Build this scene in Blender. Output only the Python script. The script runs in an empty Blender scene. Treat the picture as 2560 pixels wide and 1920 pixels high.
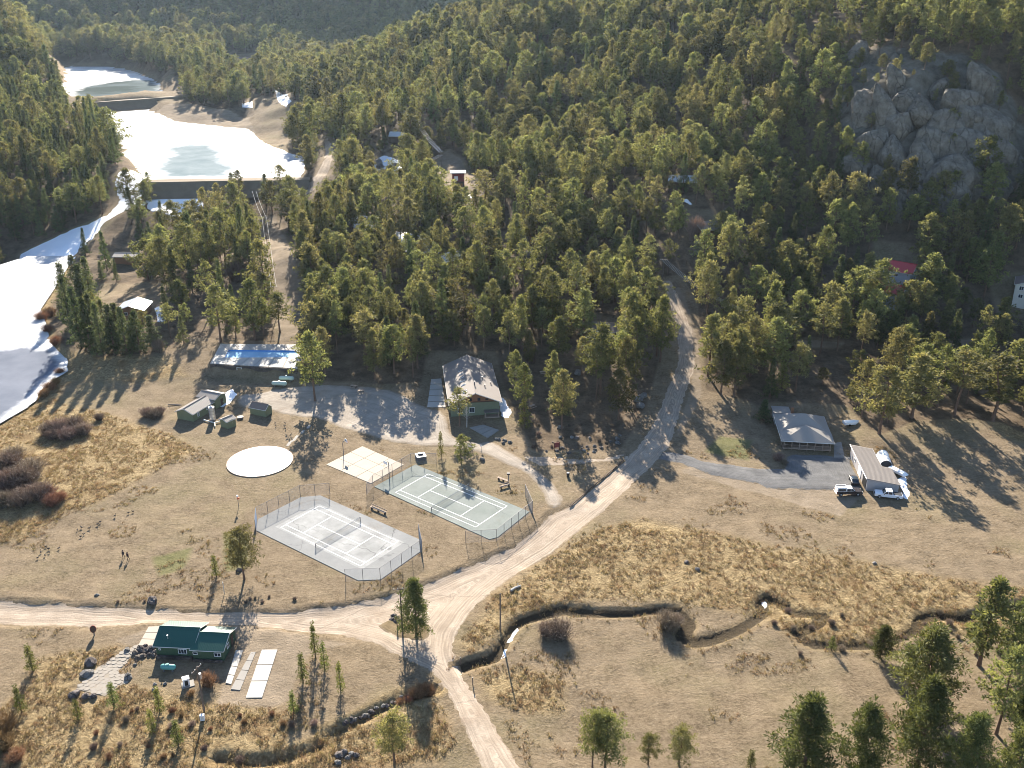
import bpy, bmesh, math, random
import numpy as np
from mathutils import Vector, Matrix, noise as mnoise
from mathutils.bvhtree import BVHTree
from mathutils.geometry import delaunay_2d_cdt

random.seed(7)
RNG = np.random.default_rng(7)
R = math.radians
SC = bpy.context.scene
COL = SC.collection

# ------------------------------------------------------------------ camera
F_PX, CAM_H = 2300.0, 106.7
PITCH = R(23.55)
cam_d = bpy.data.cameras.new('camera')
cam_d.sensor_fit = 'HORIZONTAL'
cam_d.sensor_width = 36.0
cam_d.lens = 36.0 * F_PX / 2560.0
cam_d.clip_start = 1.0
cam_d.clip_end = 9000.0
cam = bpy.data.objects.new('camera', cam_d)
cam.location = (0, 0, CAM_H)
cam.rotation_euler = (R(90) - PITCH, 0, 0)
COL.objects.link(cam)
SC.camera = cam

# ------------------------------------------------------------------ sky, sun, exposure
SUN_EL, SUN_AZ = R(25), R(-8.5)
world = bpy.data.worlds.new('World')
SC.world = world
world.use_nodes = True
wt = world.node_tree
wt.nodes.clear()
sky = wt.nodes.new('ShaderNodeTexSky')
sky.sky_type = 'NISHITA'
sky.sun_disc = False
sky.sun_elevation = SUN_EL
sky.sun_rotation = SUN_AZ
sky.altitude = 2200
bg = wt.nodes.new('ShaderNodeBackground')
bg.inputs['Strength'].default_value = 0.083
wo = wt.nodes.new('ShaderNodeOutputWorld')
wt.links.new(sky.outputs[0], bg.inputs[0])
wt.links.new(bg.outputs[0], wo.inputs[0])

sun_d = bpy.data.lights.new('sun', 'SUN')
sun_d.energy = 5.0
sun_d.angle = R(0.55)
sun_d.color = (1.0, 0.915, 0.785)
sun = bpy.data.objects.new('sun', sun_d)
to_sun = Vector((math.cos(SUN_EL) * math.sin(SUN_AZ), math.cos(SUN_EL) * math.cos(SUN_AZ), math.sin(SUN_EL)))
sun.rotation_euler = to_sun.to_track_quat('Z', 'Y').to_euler()
sun.location = (0, 0, 400)
COL.objects.link(sun)

SC.view_settings.view_transform = 'Standard'
SC.view_settings.look = 'None'
SC.view_settings.gamma = 1.0
SC.view_settings.use_curve_mapping = False
SC.view_settings.exposure = 1.92
SC.cycles.use_denoising = True
SC.cycles.denoiser = 'OPENIMAGEDENOISE'
SC.cycles.filter_width = 0.95
SC.cycles.max_bounces = 6
SC.cycles.diffuse_bounces = 2
SC.cycles.glossy_bounces = 2
SC.cycles.transmission_bounces = 4
SC.cycles.transparent_max_bounces = 6
SC.cycles.volume_bounces = 0
SC.cycles.caustics_reflective = False
SC.cycles.caustics_refractive = False

# ------------------------------------------------------------------ surveying helpers
def ray(u, v):
    a, b = (u - 1280) / F_PX, (960 - v) / F_PX
    c, s = math.cos(PITCH), math.sin(PITCH)
    return np.array([a, c + b * s, -s + b * c])

def at_y(u, v, y):
    d = ray(u, v); t = y / d[1]
    return np.array([d[0] * t, y, CAM_H + d[2] * t])

def at_z(u, v, z):
    d = ray(u, v); t = (z - CAM_H) / d[2]
    return np.array([d[0] * t, d[1] * t, z])

# ------------------------------------------------------------------ relief of the valley (thin plate spline through surveyed points)
CPS = [(1280,850,266),(1000,850,266),(1500,850,264),(1280,700,310),(1000,700,312),(1500,700,308),(1750,700,300),
(1280,500,385),(1000,500,392),(1500,500,372),(1750,500,350),(800,700,325),
(1280,300,500),(1000,300,525),(1500,300,470),(1750,300,425),(1280,100,620),(1500,100,575),(1750,100,520),
(1300,15,690),(1150,80,700),(1000,140,720),(850,190,760),(1500,5,650),(1750,5,570),(800,560,415),(850,440,470),(900,300,580),
(2300,900,256),(2500,900,258),(2000,900,252),(2240,740,290),(2000,740,292),(2500,740,288),(2000,600,325),(2500,580,312),(2300,540,330),
(2000,400,372),(2100,500,345),(2500,480,335),(2250,400,352),(2500,350,356),(2350,300,364),(2250,190,384),(2450,200,378),(2080,200,415),
(2000,100,455),(2300,60,430),(2500,60,425),(2000,10,520),(2300,8,480),(2540,8,470),
(0,660,395),(100,620,405),(230,540,428),(0,500,440),(120,480,455),(0,400,490),(200,400,500),(0,300,585),(130,300,590),(0,200,720),(100,190,750),
(280,440,470),(330,400,500),(200,600,405),(240,560,422),(290,520,440),(350,490,452),(150,640,386),(430,500,450),
(600,520,430),(700,480,445),(500,560,412),(400,600,400),(450,650,372),(600,640,350),(340,745,312),(560,760,305),(250,800,292),(700,880,266),(560,860,270),
(520,150,1060),(900,150,1050),(250,120,1130),(0,120,1120),(700,190,930),(600,250,760),(700,330,640),(780,400,520),(560,170,980)]
CTRL = [at_y(*c) for c in CPS]
for x in range(-140, 141, 35):
    for y in (20, 60, 95, 130, 165, 200):
        CTRL.append((x, y, 0.0))
CTRL += [(-95,215,-.6),(-70,232,0),(-45,240,0.3),(-20,225,0),(-20,240,1.0),(20,222,0.2),(60,205,0.4),(90,205,0.6),(120,215,1.5),(40,225,1.5),(0,238,1.6),
(-110,232,-1.2),(-120,205,-1.2),(-140,220,-1.4),(-130,260,-1.4),(-150,300,-1.4),(-160,340,-1.2),(-190,280,-1.4),(-230,240,-1.4),(-250,200,-1),(-200,160,-.5),
(-240,330,-1),(-190,385,-1),(-260,420,18),(-330,350,30),(-330,250,25),(-400,300,50),(-420,120,40),(-380,500,60),(-480,700,100),(-600,900,120),(-800,600,160),
(200,120,2),(260,160,8),(200,200,4),(260,260,20),(330,330,60),(330,420,100),(420,300,80),(500,150,60),(600,500,180),(450,700,190),(300,800,170),(300,600,125),
(140,90,-.5),(0,-100,0),(-200,-100,0),(200,-100,2),(0,-300,5),(-500,-300,40),(500,-300,50),(800,0,120),(-800,0,100),(-800,-400,80),(800,-400,100),
(-600,1300,95),(-330,1270,85),(-150,1230,80),(0,1200,80),(200,1150,95),(500,1100,150),(-900,1300,110),(-150,1460,240),(0,1420,245),(200,1380,245),(400,1380,245),(-400,1600,225),(-700,1600,225),(800,1400,230),(-1000,1700,230),(0,1900,250),(900,1900,240),(-1000,2000,240),(900,900,210),(-1000,1000,150),(100,1060,55),(-100,1100,52),(200,1000,80),(60,900,62)]
CTRL = np.array([np.asarray(c, float) for c in CTRL])
TS = 300.0
TP = CTRL[:, :2] / TS
def _phi(r2): return 0.5 * r2 * np.log(np.maximum(r2, 1e-12))
_n = len(TP)
_A = np.zeros((_n + 3, _n + 3))
_A[:_n, :_n] = _phi(((TP[:, None] - TP[None]) ** 2).sum(-1)) + np.eye(_n) * 0.0015
_A[:_n, _n] = 1; _A[:_n, _n + 1:] = TP; _A[_n, :_n] = 1; _A[_n + 1:, :_n] = TP.T
TW = np.linalg.solve(_A, np.concatenate([CTRL[:, 2], [0, 0, 0]]))

def h0(x, y):
    x = np.asarray(x, float) / TS; y = np.asarray(y, float) / TS
    sh = x.shape; x = x.ravel(); y = y.ravel(); out = np.empty(len(x))
    for i in range(0, len(x), 20000):
        X, Y = x[i:i + 20000], y[i:i + 20000]
        d = (X[:, None] - TP[None, :, 0]) ** 2 + (Y[:, None] - TP[None, :, 1]) ** 2
        out[i:i + 20000] = _phi(d) @ TW[:_n] + TW[_n] + TW[_n + 1] * X + TW[_n + 2] * Y
    return out.reshape(sh)

_YS = np.concatenate([np.arange(60, 700, 1.0), np.arange(700, 2500, 3.0)])
def at0(u, v):
    d = ray(u, v); t = _YS / d[1]
    z = CAM_H + d[2] * t; g = h0(d[0] * t, _YS)
    k = np.nonzero(z < g)[0]
    k = int(k[0]) if len(k) else len(_YS) - 1
    if k == 0: return np.array([d[0] * t[0], _YS[0], g[0]])
    e0, e1 = z[k - 1] - g[k - 1], z[k] - g[k]
    a = e0 / (e0 - e1) if e0 != e1 else 0
    y = _YS[k - 1] + a * (_YS[k] - _YS[k - 1]); tt = y / d[1]
    return np.array([d[0] * tt, y, CAM_H + d[2] * tt])

def pw(pts, z=None):
    """outline on the ground (or on a level sheet at z) as world x, y"""
    return [tuple((at_z(u, v, z) if z is not None else at0(u, v))[:2]) for u, v in pts]

def densify(poly, step, jit=0.0, closed=True):
    out = []
    n = len(poly)
    for i in range(n if closed else n - 1):
        a, b = np.array(poly[i]), np.array(poly[(i + 1) % n])
        L = np.linalg.norm(b - a); k = max(1, int(L / step))
        for j in range(k):
            p = a + (b - a) * j / k
            if jit:
                q = p * min(.35, .45 / step); p = p + np.array([mnoise.noise(Vector((q[0], q[1], 3.1))), mnoise.noise(Vector((q[0], q[1], 9.7)))]) * jit
            out.append(tuple(p))
    if not closed: out.append(tuple(poly[-1]))
    return out

def smooth_poly(poly, it=1, closed=True):
    for _ in range(it):
        q = []
        n = len(poly)
        for i in range(n if closed else n - 1):
            a, b = np.array(poly[i]), np.array(poly[(i + 1) % n])
            q += [tuple(a * .75 + b * .25), tuple(a * .25 + b * .75)]
        poly = q
    return poly

def seg_dist(X, Y, poly, closed=True):
    best = np.full(X.shape, 1e9)
    n = len(poly)
    for i in range(n if closed else n - 1):
        ax, ay = poly[i]; bx, by = poly[(i + 1) % n]
        dx, dy = bx - ax, by - ay; L2 = dx * dx + dy * dy + 1e-12
        t = np.clip(((X - ax) * dx + (Y - ay) * dy) / L2, 0, 1)
        best = np.minimum(best, (X - ax - t * dx) ** 2 + (Y - ay - t * dy) ** 2)
    return np.sqrt(best)

def inside(X, Y, poly):
    r = np.zeros(X.shape, bool); n = len(poly)
    for i in range(n):
        ax, ay = poly[i]; bx, by = poly[(i + 1) % n]
        if ay == by: continue
        c = ((ay > Y) != (by > Y)) & (X < (bx - ax) * (Y - ay) / (by - ay) + ax)
        r ^= c
    return r

def sdf(X, Y, poly):
    d = seg_dist(X, Y, poly)
    return np.where(inside(X, Y, poly), -d, d)

def sstep(a, b, x):
    t = np.clip((x - a) / (b - a), 0, 1)
    return t * t * (3 - 2 * t)

def rot2(x, y, a):
    c, s = math.cos(a), math.sin(a)
    return x * c - y * s, x * s + y * c

def box_poly(cx, cy, w, d, a):
    return [tuple(np.array(rot2(x, y, a)) + (cx, cy)) for x, y in ((-w / 2, -d / 2), (w / 2, -d / 2), (w / 2, d / 2), (-w / 2, d / 2))]

# ------------------------------------------------------------------ outlines of the place (world metres)
LAKE_Z, MID_Z, UP_Z = -1.4, 17.0, 22.6
FX = 1.1573
def full(pts): return [(x * FX, y * FX) for x, y in pts]
def z1(pts): return [(x / 2.572, y / 2.572) for x, y in pts]
lake_low = pw(full([(-60,930),(0,915),(60,880),(90,842),(140,800),(143,775),(120,752),(108,735),(100,700),(88,668),(120,620),(148,575),(150,553),(60,553),(-10,575),(-200,600),(-300,900)]), LAKE_Z)
lake_ice = pw(full([(-60,930),(0,915),(60,880),(90,842),(140,800),(143,775),(118,752),(70,742),(0,751),(-120,758),(-300,900)]), LAKE_Z)
snow_creek = pw(full([(148,585),(165,545),(215,500),(245,475),(300,445),(330,425),(400,432),(440,428),(425,405),(380,385),(330,380),(290,372),(250,385),(255,440),(232,468),(190,484),(150,498),(100,520),(60,537),(40,545),(40,575),(100,590)]))
mid_pond = pw(z1([(645,715),(970,690),(1000,720),(1130,780),(1300,800),(1600,830),(1700,920),(1830,970),(1950,1010),(1960,1090),(1940,1140),(1500,1150),(1000,1155),(930,1150),(850,1050),(700,900),(600,800)]), MID_Z)
mid_water = pw(z1([(1040,950),(1200,925),(1400,930),(1450,980),(1480,1040),(1540,1080),(1500,1140),(1040,1145),(960,1080),(1060,1010)]), MID_Z)
up_pond = pw(z1([(330,440),(420,410),(560,425),(800,430),(930,470),(1000,500),(1060,540),(1060,600),(480,660),(380,610),(300,560)]), UP_Z)
up_water = pw(z1([(420,605),(520,560),(680,530),(850,515),(1000,510),(1060,550),(1060,600),(480,660)]), UP_Z)
cliff = pw([(2120,300),(2110,180),(2160,130),(2300,150),(2400,150),(2480,200),(2530,300),(2560,380),(2530,450),(2400,480),(2330,480),(2210,450),(2140,400)])
creek = pw([(1150,1668),(1175,1655),(1235,1640),(1262,1600),(1278,1572),(1300,1553),(1345,1538),(1410,1522),(1440,1528),(1520,1532),(1600,1528),(1660,1520),(1695,1524),(1712,1545),(1722,1560),(1706,1588),(1735,1604),(1780,1598),(1840,1578),(1880,1555),(1908,1530),(1905,1505),(1925,1492),(1950,1505),(1985,1530),(2015,1535),(2062,1537),(2045,1560),(2010,1578),(1988,1580),(2004,1597),(2030,1608),(2075,1615),(2130,1613),(2180,1608),(2240,1596),(2290,1575),(2300,1548),(2345,1538),(2400,1548),(2460,1535),(2530,1515),(2600,1505),(2800,1490)])
ditch = pw([(820,1835),(860,1815),(930,1780),(985,1750),(1030,1735),(1085,1725)])
ditch2 = pw([(545,1893),(620,1905),(700,1895),(780,1870),(850,1838)])
main_road = pw([(-60,1496),(0,1498),(194,1509),(389,1519),(622,1525),(740,1522),(850,1511),(960,1488),(1056,1459),(1180,1408),(1278,1364),(1336,1321),(1371,1284),(1421,1266),(1470,1225),(1519,1184),(1560,1148),(1590,1118),(1624,1068),(1651,1009),(1668,960),(1690,914),(1692,833),(1668,752),(1648,700),(1680,700),(1708,752),(1736,833),(1742,914),(1727,960),(1711,1009),(1694,1068),(1674,1126),(1612,1184),(1560,1235),(1511,1280),(1472,1307),(1386,1377),(1278,1443),(1219,1490),(1180,1533),(1145,1590),(1140,1630),(1173,1704),(1219,1766),(1262,1848),(1309,1920),(1340,1975),(1215,1975),(1196,1920),(1173,1863),(1145,1805),(1118,1739),(1079,1684),(998,1645),(928,1610),(850,1587),(760,1580),(600,1562),(370,1558),(233,1568),(0,1560),(-60,1560)])
road_edge = pw([(-60,1498),(0,1499),(194,1510),(389,1520),(622,1526),(740,1523),(850,1512),(960,1489),(1056,1460),(1180,1409),(1278,1365),(1336,1322),(1371,1284)])
island_edge = pw([(1424,1268),(1470,1227),(1519,1186),(1560,1150)])
lot = pw([(640,985),(700,968),(800,960),(880,960),(960,970),(1010,985),(1068,1020),(1118,1030),(1130,1095),(1192,1107),(1230,1098),(1270,1125),(1309,1146),(1356,1180),(1394,1215),(1418,1262),(1371,1282),(1344,1215),(1309,1184),(1262,1161),(1200,1134),(1145,1118),(1044,1118),(966,1106),(908,1088),(850,1075),(800,1050),(720,1040),(680,1030),(600,1020),(588,1005),(595,985)])
cross_path = pw([(1290,1136),(1420,1143),(1500,1143),(1592,1130),(1575,1148),(1480,1158),(1400,1165),(1345,1168)])
gravel_drive = pw([(1655,1128),(1700,1132),(1758,1150),(1875,1168),(1960,1170),(1962,1140),(1985,1132),(2070,1136),(2108,1141),(2128,1150),(2162,1228),(2081,1228),(1914,1224),(1894,1212),(1778,1190),(1700,1160),(1640,1150)])
island = pw([(940,1558),(1000,1530),(1040,1545),(1076,1560),(1082,1590),(1060,1606),(1000,1600),(955,1578)])
far_road = pw([(806,345),(818,345),(834,370),(838,395),(822,440),(780,480),(745,510),(720,505),(755,470),(795,438),(814,395)])
RINK = (-61.3, 197.7, 7.75)

LODGE = dict(c=(-11.6, 235.3), rot=R(7.2), w=13.6, l=26.0)
lodge_pad = box_poly(-11.6, 235.3, 17, 29.5, R(7.2))
pool_pad = [(-89.6, 251.4), (-62.4, 247.6), (-66.8, 267.6), (-91, 268.2)]
house_pad = box_poly(76, 211, 17, 22, R(-7)); garage_pad = box_poly(86, 192, 11, 22, R(-7))
meadow_px = [(-300,2300),(-300,1060),(0,1060),(110,960),(150,900),(170,870),(240,895),(380,885),(430,865),(480,845),(560,850),(760,858),(752,960),(900,978),(1060,955),(1072,880),(1238,880),(1282,1040),(1332,1132),(1560,1124),(1622,1020),(1655,900),(1650,780),(1640,700),(1700,690),(1740,760),(1745,900),(1758,975),(1790,985),(1850,1000),(1890,1015),(1925,1008),(2110,1015),(2170,1075),(2210,1090),(2300,1055),(2400,1050),(2500,1060),(2600,1100),(2900,1200),(2900,2300)]
meadow = pw([(u, min(v, 2250)) for u, v in meadow_px])
clearings = [lake_low, snow_creek, mid_pond, up_pond, main_road, lot, far_road,
  pw([(640,540),(690,540),(735,640),(760,760),(770,870),(700,870),(690,760),(650,640)]),      # power line cut
  pw([(1075,420),(1120,380),(1150,400),(1190,455),(1230,490),(1190,520),(1100,520),(1070,470)]),  # clearing at the red cabin
  pw([(240,715),(390,705),(420,770),(380,800),(280,790),(235,760)]),                              # shining roof cabin
  pw([(2190,620),(2290,630),(2290,700),(2250,740),(2190,740)]), pw([(2480,700),(2640,690),(2640,800),(2500,780)]),
  pw([(1715,540),(1780,540),(1790,600),(1720,610)]), pw([(1470,790),(1545,800),(1540,850),(1480,850)]),
  pw([(2380,850),(2470,850),(2460,880),(2380,880)]), pw([(1880,840),(2100,850),(2090,866),(1900,858)]),
  pw([(380,275),(440,262),(520,265),(620,290),(640,330),(600,335),(500,320),(430,310)]),
  pw([(640,270),(740,260),(760,330),(700,390),(640,350)]), pw([(280,620),(350,620),(355,650),(285,650)]),
  pw([(560,140),(650,130),(660,180),(560,180)]), pw([(940,395),(1010,395),(1010,440),(930,440)]),
  pw([(620,235),(720,240),(730,275),(620,270)]), pw([(345,470),(380,436),(575,438),(560,500),(400,520)]), pw([(150,170),(430,170),(465,240),(460,278),(200,292),(150,250)])]
# ------------------------------------------------------------------ materials
class NT:
    def __init__(s, name, rough=0.9, spec=0.2):
        s.m = bpy.data.materials.new(name); s.m.use_nodes = True
        s.t = s.m.node_tree; s.b = s.t.nodes['Principled BSDF']
        s.b.inputs['Roughness'].default_value = rough
        s.b.inputs['Specular IOR Level'].default_value = spec
        s._p = None
    def n(s, k, **kw):
        o = s.t.nodes.new(k)
        for a, v in kw.items(): setattr(o, a, v)
        return o
    def l(s, a, b): s.t.links.new(a, b)
    def pos(s):
        if s._p is None: s._p = s.n('ShaderNodeNewGeometry').outputs['Position']
        return s._p
    def obj(s): return s.n('ShaderNodeTexCoord').outputs['Object']
    def scaled(s, v, sc):
        m = s.n('ShaderNodeMapping'); m.inputs['Scale'].default_value = sc; s.l(v, m.inputs[0]); return m.outputs[0]
    def noise(s, scale, detail=3, rough=.55, vec=None, dist=0):
        o = s.n('ShaderNodeTexNoise'); o.inputs['Scale'].default_value = scale; o.inputs['Detail'].default_value = detail
        o.inputs['Roughness'].default_value = rough; o.inputs['Distortion'].default_value = dist
        s.l(vec if vec is not None else s.pos(), o.inputs['Vector']); return o.outputs['Fac']
    def voro(s, scale, feature='F1', vec=None):
        o = s.n('ShaderNodeTexVoronoi', feature=feature); o.inputs['Scale'].default_value = scale
        s.l(vec if vec is not None else s.pos(), o.inputs['Vector']); return o.outputs['Distance']
    def ramp(s, fac, stops):
        o = s.n('ShaderNodeValToRGB'); e = o.color_ramp.elements
        while len(e) < len(stops): e.new(0.5)
        for i, (p, c) in enumerate(stops):
            e[i].position = p; e[i].color = (*c, 1) if len(c) == 3 else c
        s.l(fac, o.inputs[0]); return o.outputs[0]
    def mix(s, fac, a, b, mode='MIX'):
        o = s.n('ShaderNodeMix', data_type='RGBA', blend_type=mode)
        for v, i in ((fac, 0), (a, 6), (b, 7)):
            if hasattr(v, 'node'): s.l(v, o.inputs[i])
            else: o.inputs[i].default_value = v if i == 0 else (*v, 1)
        return o.outputs[2]
    def math(s, op, a, b=None, clamp=False):
        o = s.n('ShaderNodeMath', operation=op, use_clamp=clamp)
        for v, i in ((a, 0), (b, 1)):
            if v is None: continue
            if hasattr(v, 'node'): s.l(v, o.inputs[i])
            else: o.inputs[i].default_value = v
        return o.outputs[0]
    def rng(s, fac, a, b, c=0, d=1):
        o = s.n('ShaderNodeMapRange', clamp=True); s.l(fac, o.inputs[0])
        for i, v in enumerate((a, b, c, d)): o.inputs[i + 1].default_value = v
        return o.outputs[0]
    def attr(s, name, out='Color'):
        o = s.n('ShaderNodeAttribute', attribute_name=name); return o.outputs[out]
    def sep(s, c):
        o = s.n('ShaderNodeSeparateColor'); s.l(c, o.inputs[0]); return o.outputs
    def col(s, c): 
        if hasattr(c, 'node'): s.l(c, s.b.inputs['Base Color'])
        else: s.b.inputs['Base Color'].default_value = (*c, 1)
        return s
    def bump(s, h, dist=.1, strength=1.0):
        o = s.n('ShaderNodeBump'); o.inputs['Distance'].default_value = dist; o.inputs['Strength'].default_value = strength
        s.l(h, o.inputs['Height']); s.l(o.outputs[0], s.b.inputs['Normal']); return s

def plain(name, c, rough=.7, var=.18, scale=1.2, metal=0, spec=.3, bump=0):
    """flat paint or timber with a little uneven weathering"""
    k = NT(name, rough, spec)
    f = k.noise(scale, 5, .65, k.obj())
    k.col(k.mix(f, tuple(x * (1 - var) for x in c), tuple(min(1, x * (1 + var)) for x in c)))
    k.b.inputs['Metallic'].default_value = metal
    if bump: k.bump(k.noise(scale * 6, 3, .6, k.obj()), bump)
    return k.m

def mk_terrain():
    k = NT('dry_meadow', 1.0, .05)
    z = k.sep(k.attr('zone')); za = k.attr('zone', 'Alpha')
    zb = k.sep(k.attr('zone_b'))
    big = k.noise(.035, 4, .6); mid = k.noise(.22, 5, .65); fine = k.noise(1.6, 4, .75); vf = k.noise(4.2, 3, .8)
    short = k.mix(k.rng(mid, .36, .64), (.120, .087, .054), (.222, .164, .107))
    short = k.mix(k.rng(big, .5, .66, 0, .55), short, (.165, .142, .070))
    short = k.mix(k.rng(fine, .40, .70, 0, .8), short, (.275, .21, .14))
    short = k.mix(k.rng(vf, .56, .78, 0, .55), short, (.075, .053, .032))
    st = k.noise(1.0, 4, .7, k.scaled(k.pos(), (.16, 1.5, 1)), 1.2)
    short = k.mix(k.rng(st, .5, .72, 0, .35), short, (.105, .077, .047))
    tw = k.noise(.75, 5, .75, None, 1.3)
    tall = k.mix(k.rng(tw, .38, .62), (.175, .122, .064), (.385, .285, .155))
    tall = k.mix(k.rng(k.noise(2.6, 4, .8, None, 1.0), .5, .72, 0, .6), tall, (.085, .058, .031))
    tall = k.mix(k.rng(k.noise(.11, 3, .6), .52, .64, 0, .6), tall, (.19, .12, .058))
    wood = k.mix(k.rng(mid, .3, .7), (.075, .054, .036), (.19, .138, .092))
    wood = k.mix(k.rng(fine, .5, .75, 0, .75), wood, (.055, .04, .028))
    bare = k.mix(k.rng(mid, .3, .7), (.19, .145, .10), (.285, .222, .16))
    bare = k.mix(k.rng(vf, .5, .8, 0, .5), bare, (.15, .112, .076))
    rock = k.mix(k.rng(mid, .3, .7), (.075, .062, .044), (.20, .175, .14))
    rock = k.mix(k.rng(fine, .55, .75, 0, .6), rock, (.07, .065, .05))
    edge = k.math('MULTIPLY', k.math('SUBTRACT', mid, .5), .55)
    def soft(w): return k.rng(k.math('ADD', w, edge), .36, .64)
    c = k.mix(k.rng(k.math('ADD', z[0], edge), .22, .78), short, tall)
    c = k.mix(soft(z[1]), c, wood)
    c = k.mix(soft(z[2]), c, bare)
    c = k.mix(soft(za), c, rock)
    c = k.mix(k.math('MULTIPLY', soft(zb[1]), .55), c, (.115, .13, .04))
    c = k.mix(k.math('MULTIPLY', soft(zb[0]), .8), c, (.032, .025, .018))  # near-black tone carries the creek bank's painted shade and wet soil
    c = k.mix(1.0, c, (.98, 1.0, 1.0), 'MULTIPLY')
    k.col(c)
    h = k.math('ADD', k.math('MULTIPLY', k.noise(2.2, 5, .8), .6), k.math('MULTIPLY', k.noise(.6, 3, .6), .5))
    h = k.math('ADD', h, k.math('MULTIPLY', tw, k.math('MULTIPLY', z[0], 1.6)))
    k.bump(h, .42, .9)
    return k.m

def mk_road(name, c0, c1, verge=(.18, .135, .085), tracks=1.0, ed=.7):
    k = NT(name, 1.0, .05)
    e = k.attr('edge', 'Fac')
    mid = k.noise(.3, 4, .6); fine = k.noise(2.0, 4, .7)
    o = k.n('ShaderNodeCombineXYZ'); k.l(k.math('MULTIPLY', e, 1.9), o.inputs[0]); k.l(k.math('MULTIPLY', k.noise(.05, 2), 3.0), o.inputs[1])
    ln = k.n('ShaderNodeTexNoise'); ln.inputs['Scale'].default_value = 1.7; ln.inputs['Detail'].default_value = 3; k.l(o.outputs[0], ln.inputs['Vector'])
    c = k.mix(k.rng(mid, .32, .68), c0, c1)
    c = k.mix(k.rng(ln.outputs['Fac'], .42, .66, 0, .55 * tracks), c, tuple(x * .72 for x in c0))
    c = k.mix(k.rng(ln.outputs['Fac'], .30, .42, .35 * tracks, 0), c, tuple(min(.62, x * 1.15) for x in c1))
    c = k.mix(k.rng(fine, .52, .75, 0, .45), c, tuple(x * .75 for x in c0))
    c = k.mix(k.rng(k.noise(.12, 3, .6), .62, .7, 0, .35), c, (.20, .13, .085))
    w = k.rng(k.math('ADD', e, k.math('MULTIPLY', k.math('SUBTRACT', k.noise(1.1, 4, .7), .5), 1.8)), ed * .1, ed)
    c = k.mix(w, verge, c)
    k.col(c)
    k.bump(k.math('ADD', k.noise(3.0, 4, .7), k.math('MULTIPLY', ln.outputs['Fac'], .9)), .12, .7)
    return k.m

def mk_court(name, c, fade, dirt=(.16, .125, .085)):
    k = NT(name, .9, .1)
    a = k.mix(k.rng(k.noise(.22, 5, .65), .35, .65), c, fade)
    a = k.mix(k.rng(k.noise(1.3, 4, .7), .5, .75, 0, .3), a, tuple(x * .8 for x in c))
    w = k.n('ShaderNodeTexNoise'); w.inputs['Scale'].default_value = .4; k.l(k.pos(), w.inputs['Vector'])
    cr = k.voro(.11, 'DISTANCE_TO_EDGE', k.mix(2.0, k.pos(), w.outputs['Color'], 'LINEAR_LIGHT'))
    a = k.mix(k.math('MULTIPLY', k.rng(cr, 0, .012, .7, 0), k.rng(k.noise(.06, 2), .45, .6)), a, tuple(x * .35 for x in c))
    a = k.mix(k.rng(k.noise(.10, 5, .7, None, 1.0), .58, .72, 0, .4), a, dirt)
    k.col(a); return k.m

def mk_ice(name, c0, c1, rough, spec, scale=.08, sparkle=0, rim=None):
    k = NT(name, rough, spec)
    f = k.noise(scale, 5, .6)
    c = k.mix(k.rng(f, .35, .65), c0, c1)
    if sparkle: c = k.mix(k.rng(k.noise(1.6, 4, .8), .5, .75, 0, sparkle), c, (.75, .78, .8))
    if rim:
        w = k.rng(k.math('ADD', k.attr('edge', 'Fac'), k.math('MULTIPLY', k.math('SUBTRACT', k.noise(.12, 5, .7), .5), rim * 2.2)), 0, rim)
        c = k.mix(w, (.62, .62, .62), c)
    k.col(c); k.bump(k.noise(.9, 4, .7), .05, .5)
    return k.m

def mk_leaf(name, c0, c1, trans, tr=.42, rv=.3):
    k = NT(name, .75, .18)
    oi = k.n('ShaderNodeObjectInfo').outputs['Random']
    t = k.attr('tint', 'Fac')
    c = k.mix(t, c0, c1)
    hs = k.n('ShaderNodeHueSaturation')
    k.l(c, hs.inputs['Color']); k.l(k.rng(oi, 0, 1, 1 - rv, 1 + rv), hs.inputs['Value'])
    k.l(k.rng(k.math('FRACT', k.math('MULTIPLY', oi, 7.31)), 0, 1, .470, .522), hs.inputs['Hue'])
    k.l(hs.outputs[0], k.b.inputs['Base Color'])
    tb = k.n('ShaderNodeBsdfTranslucent')
    k.l(k.mix(1.0, hs.outputs[0], trans, 'MULTIPLY'), tb.inputs[0])
    ms = k.n('ShaderNodeMixShader'); ms.inputs[0].default_value = tr
    k.l(k.b.outputs[0], ms.inputs[1]); k.l(tb.outputs[0], ms.inputs[2])
    k.l(ms.outputs[0], k.t.nodes['Material Output'].inputs[0])
    return k.m

def mk_rock(name, c0, c1, crack=.25):
    k = NT(name, .95, .15)
    o = k.pos()
    mid = k.noise(.35, 6, .65); 
    w = k.n('ShaderNodeTexNoise'); w.inputs['Scale'].default_value = .25; w.inputs['Detail'].default_value = 4; k.l(o, w.inputs['Vector'])
    vec = k.scaled(k.mix(3.0, o, w.outputs['Color'], 'LINEAR_LIGHT'), (1.25, .8, .42))
    cr = k.voro(crack, 'DISTANCE_TO_EDGE', vec)
    c = k.mix(k.rng(mid, .32, .68), c0, c1)
    c = k.mix(k.rng(k.noise(1.6, 5, .75), .5, .72, 0, .55), c, tuple(x * .5 for x in c0))
    c = k.mix(k.rng(k.noise(.16, 3, .6), .55, .7, 0, .6), c, (.20, .165, .12))
    c = k.mix(k.math('MULTIPLY', k.rng(cr, 0, .022, .8, 0), k.rng(k.noise(.09, 2), .42, .6)), c, (.025, .022, .02))
    k.col(c)
    k.bump(k.math('ADD', k.noise(.9, 6, .75), k.rng(cr, 0, .06, -.5, 0)), .7, 1.0)
    return k.m

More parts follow.
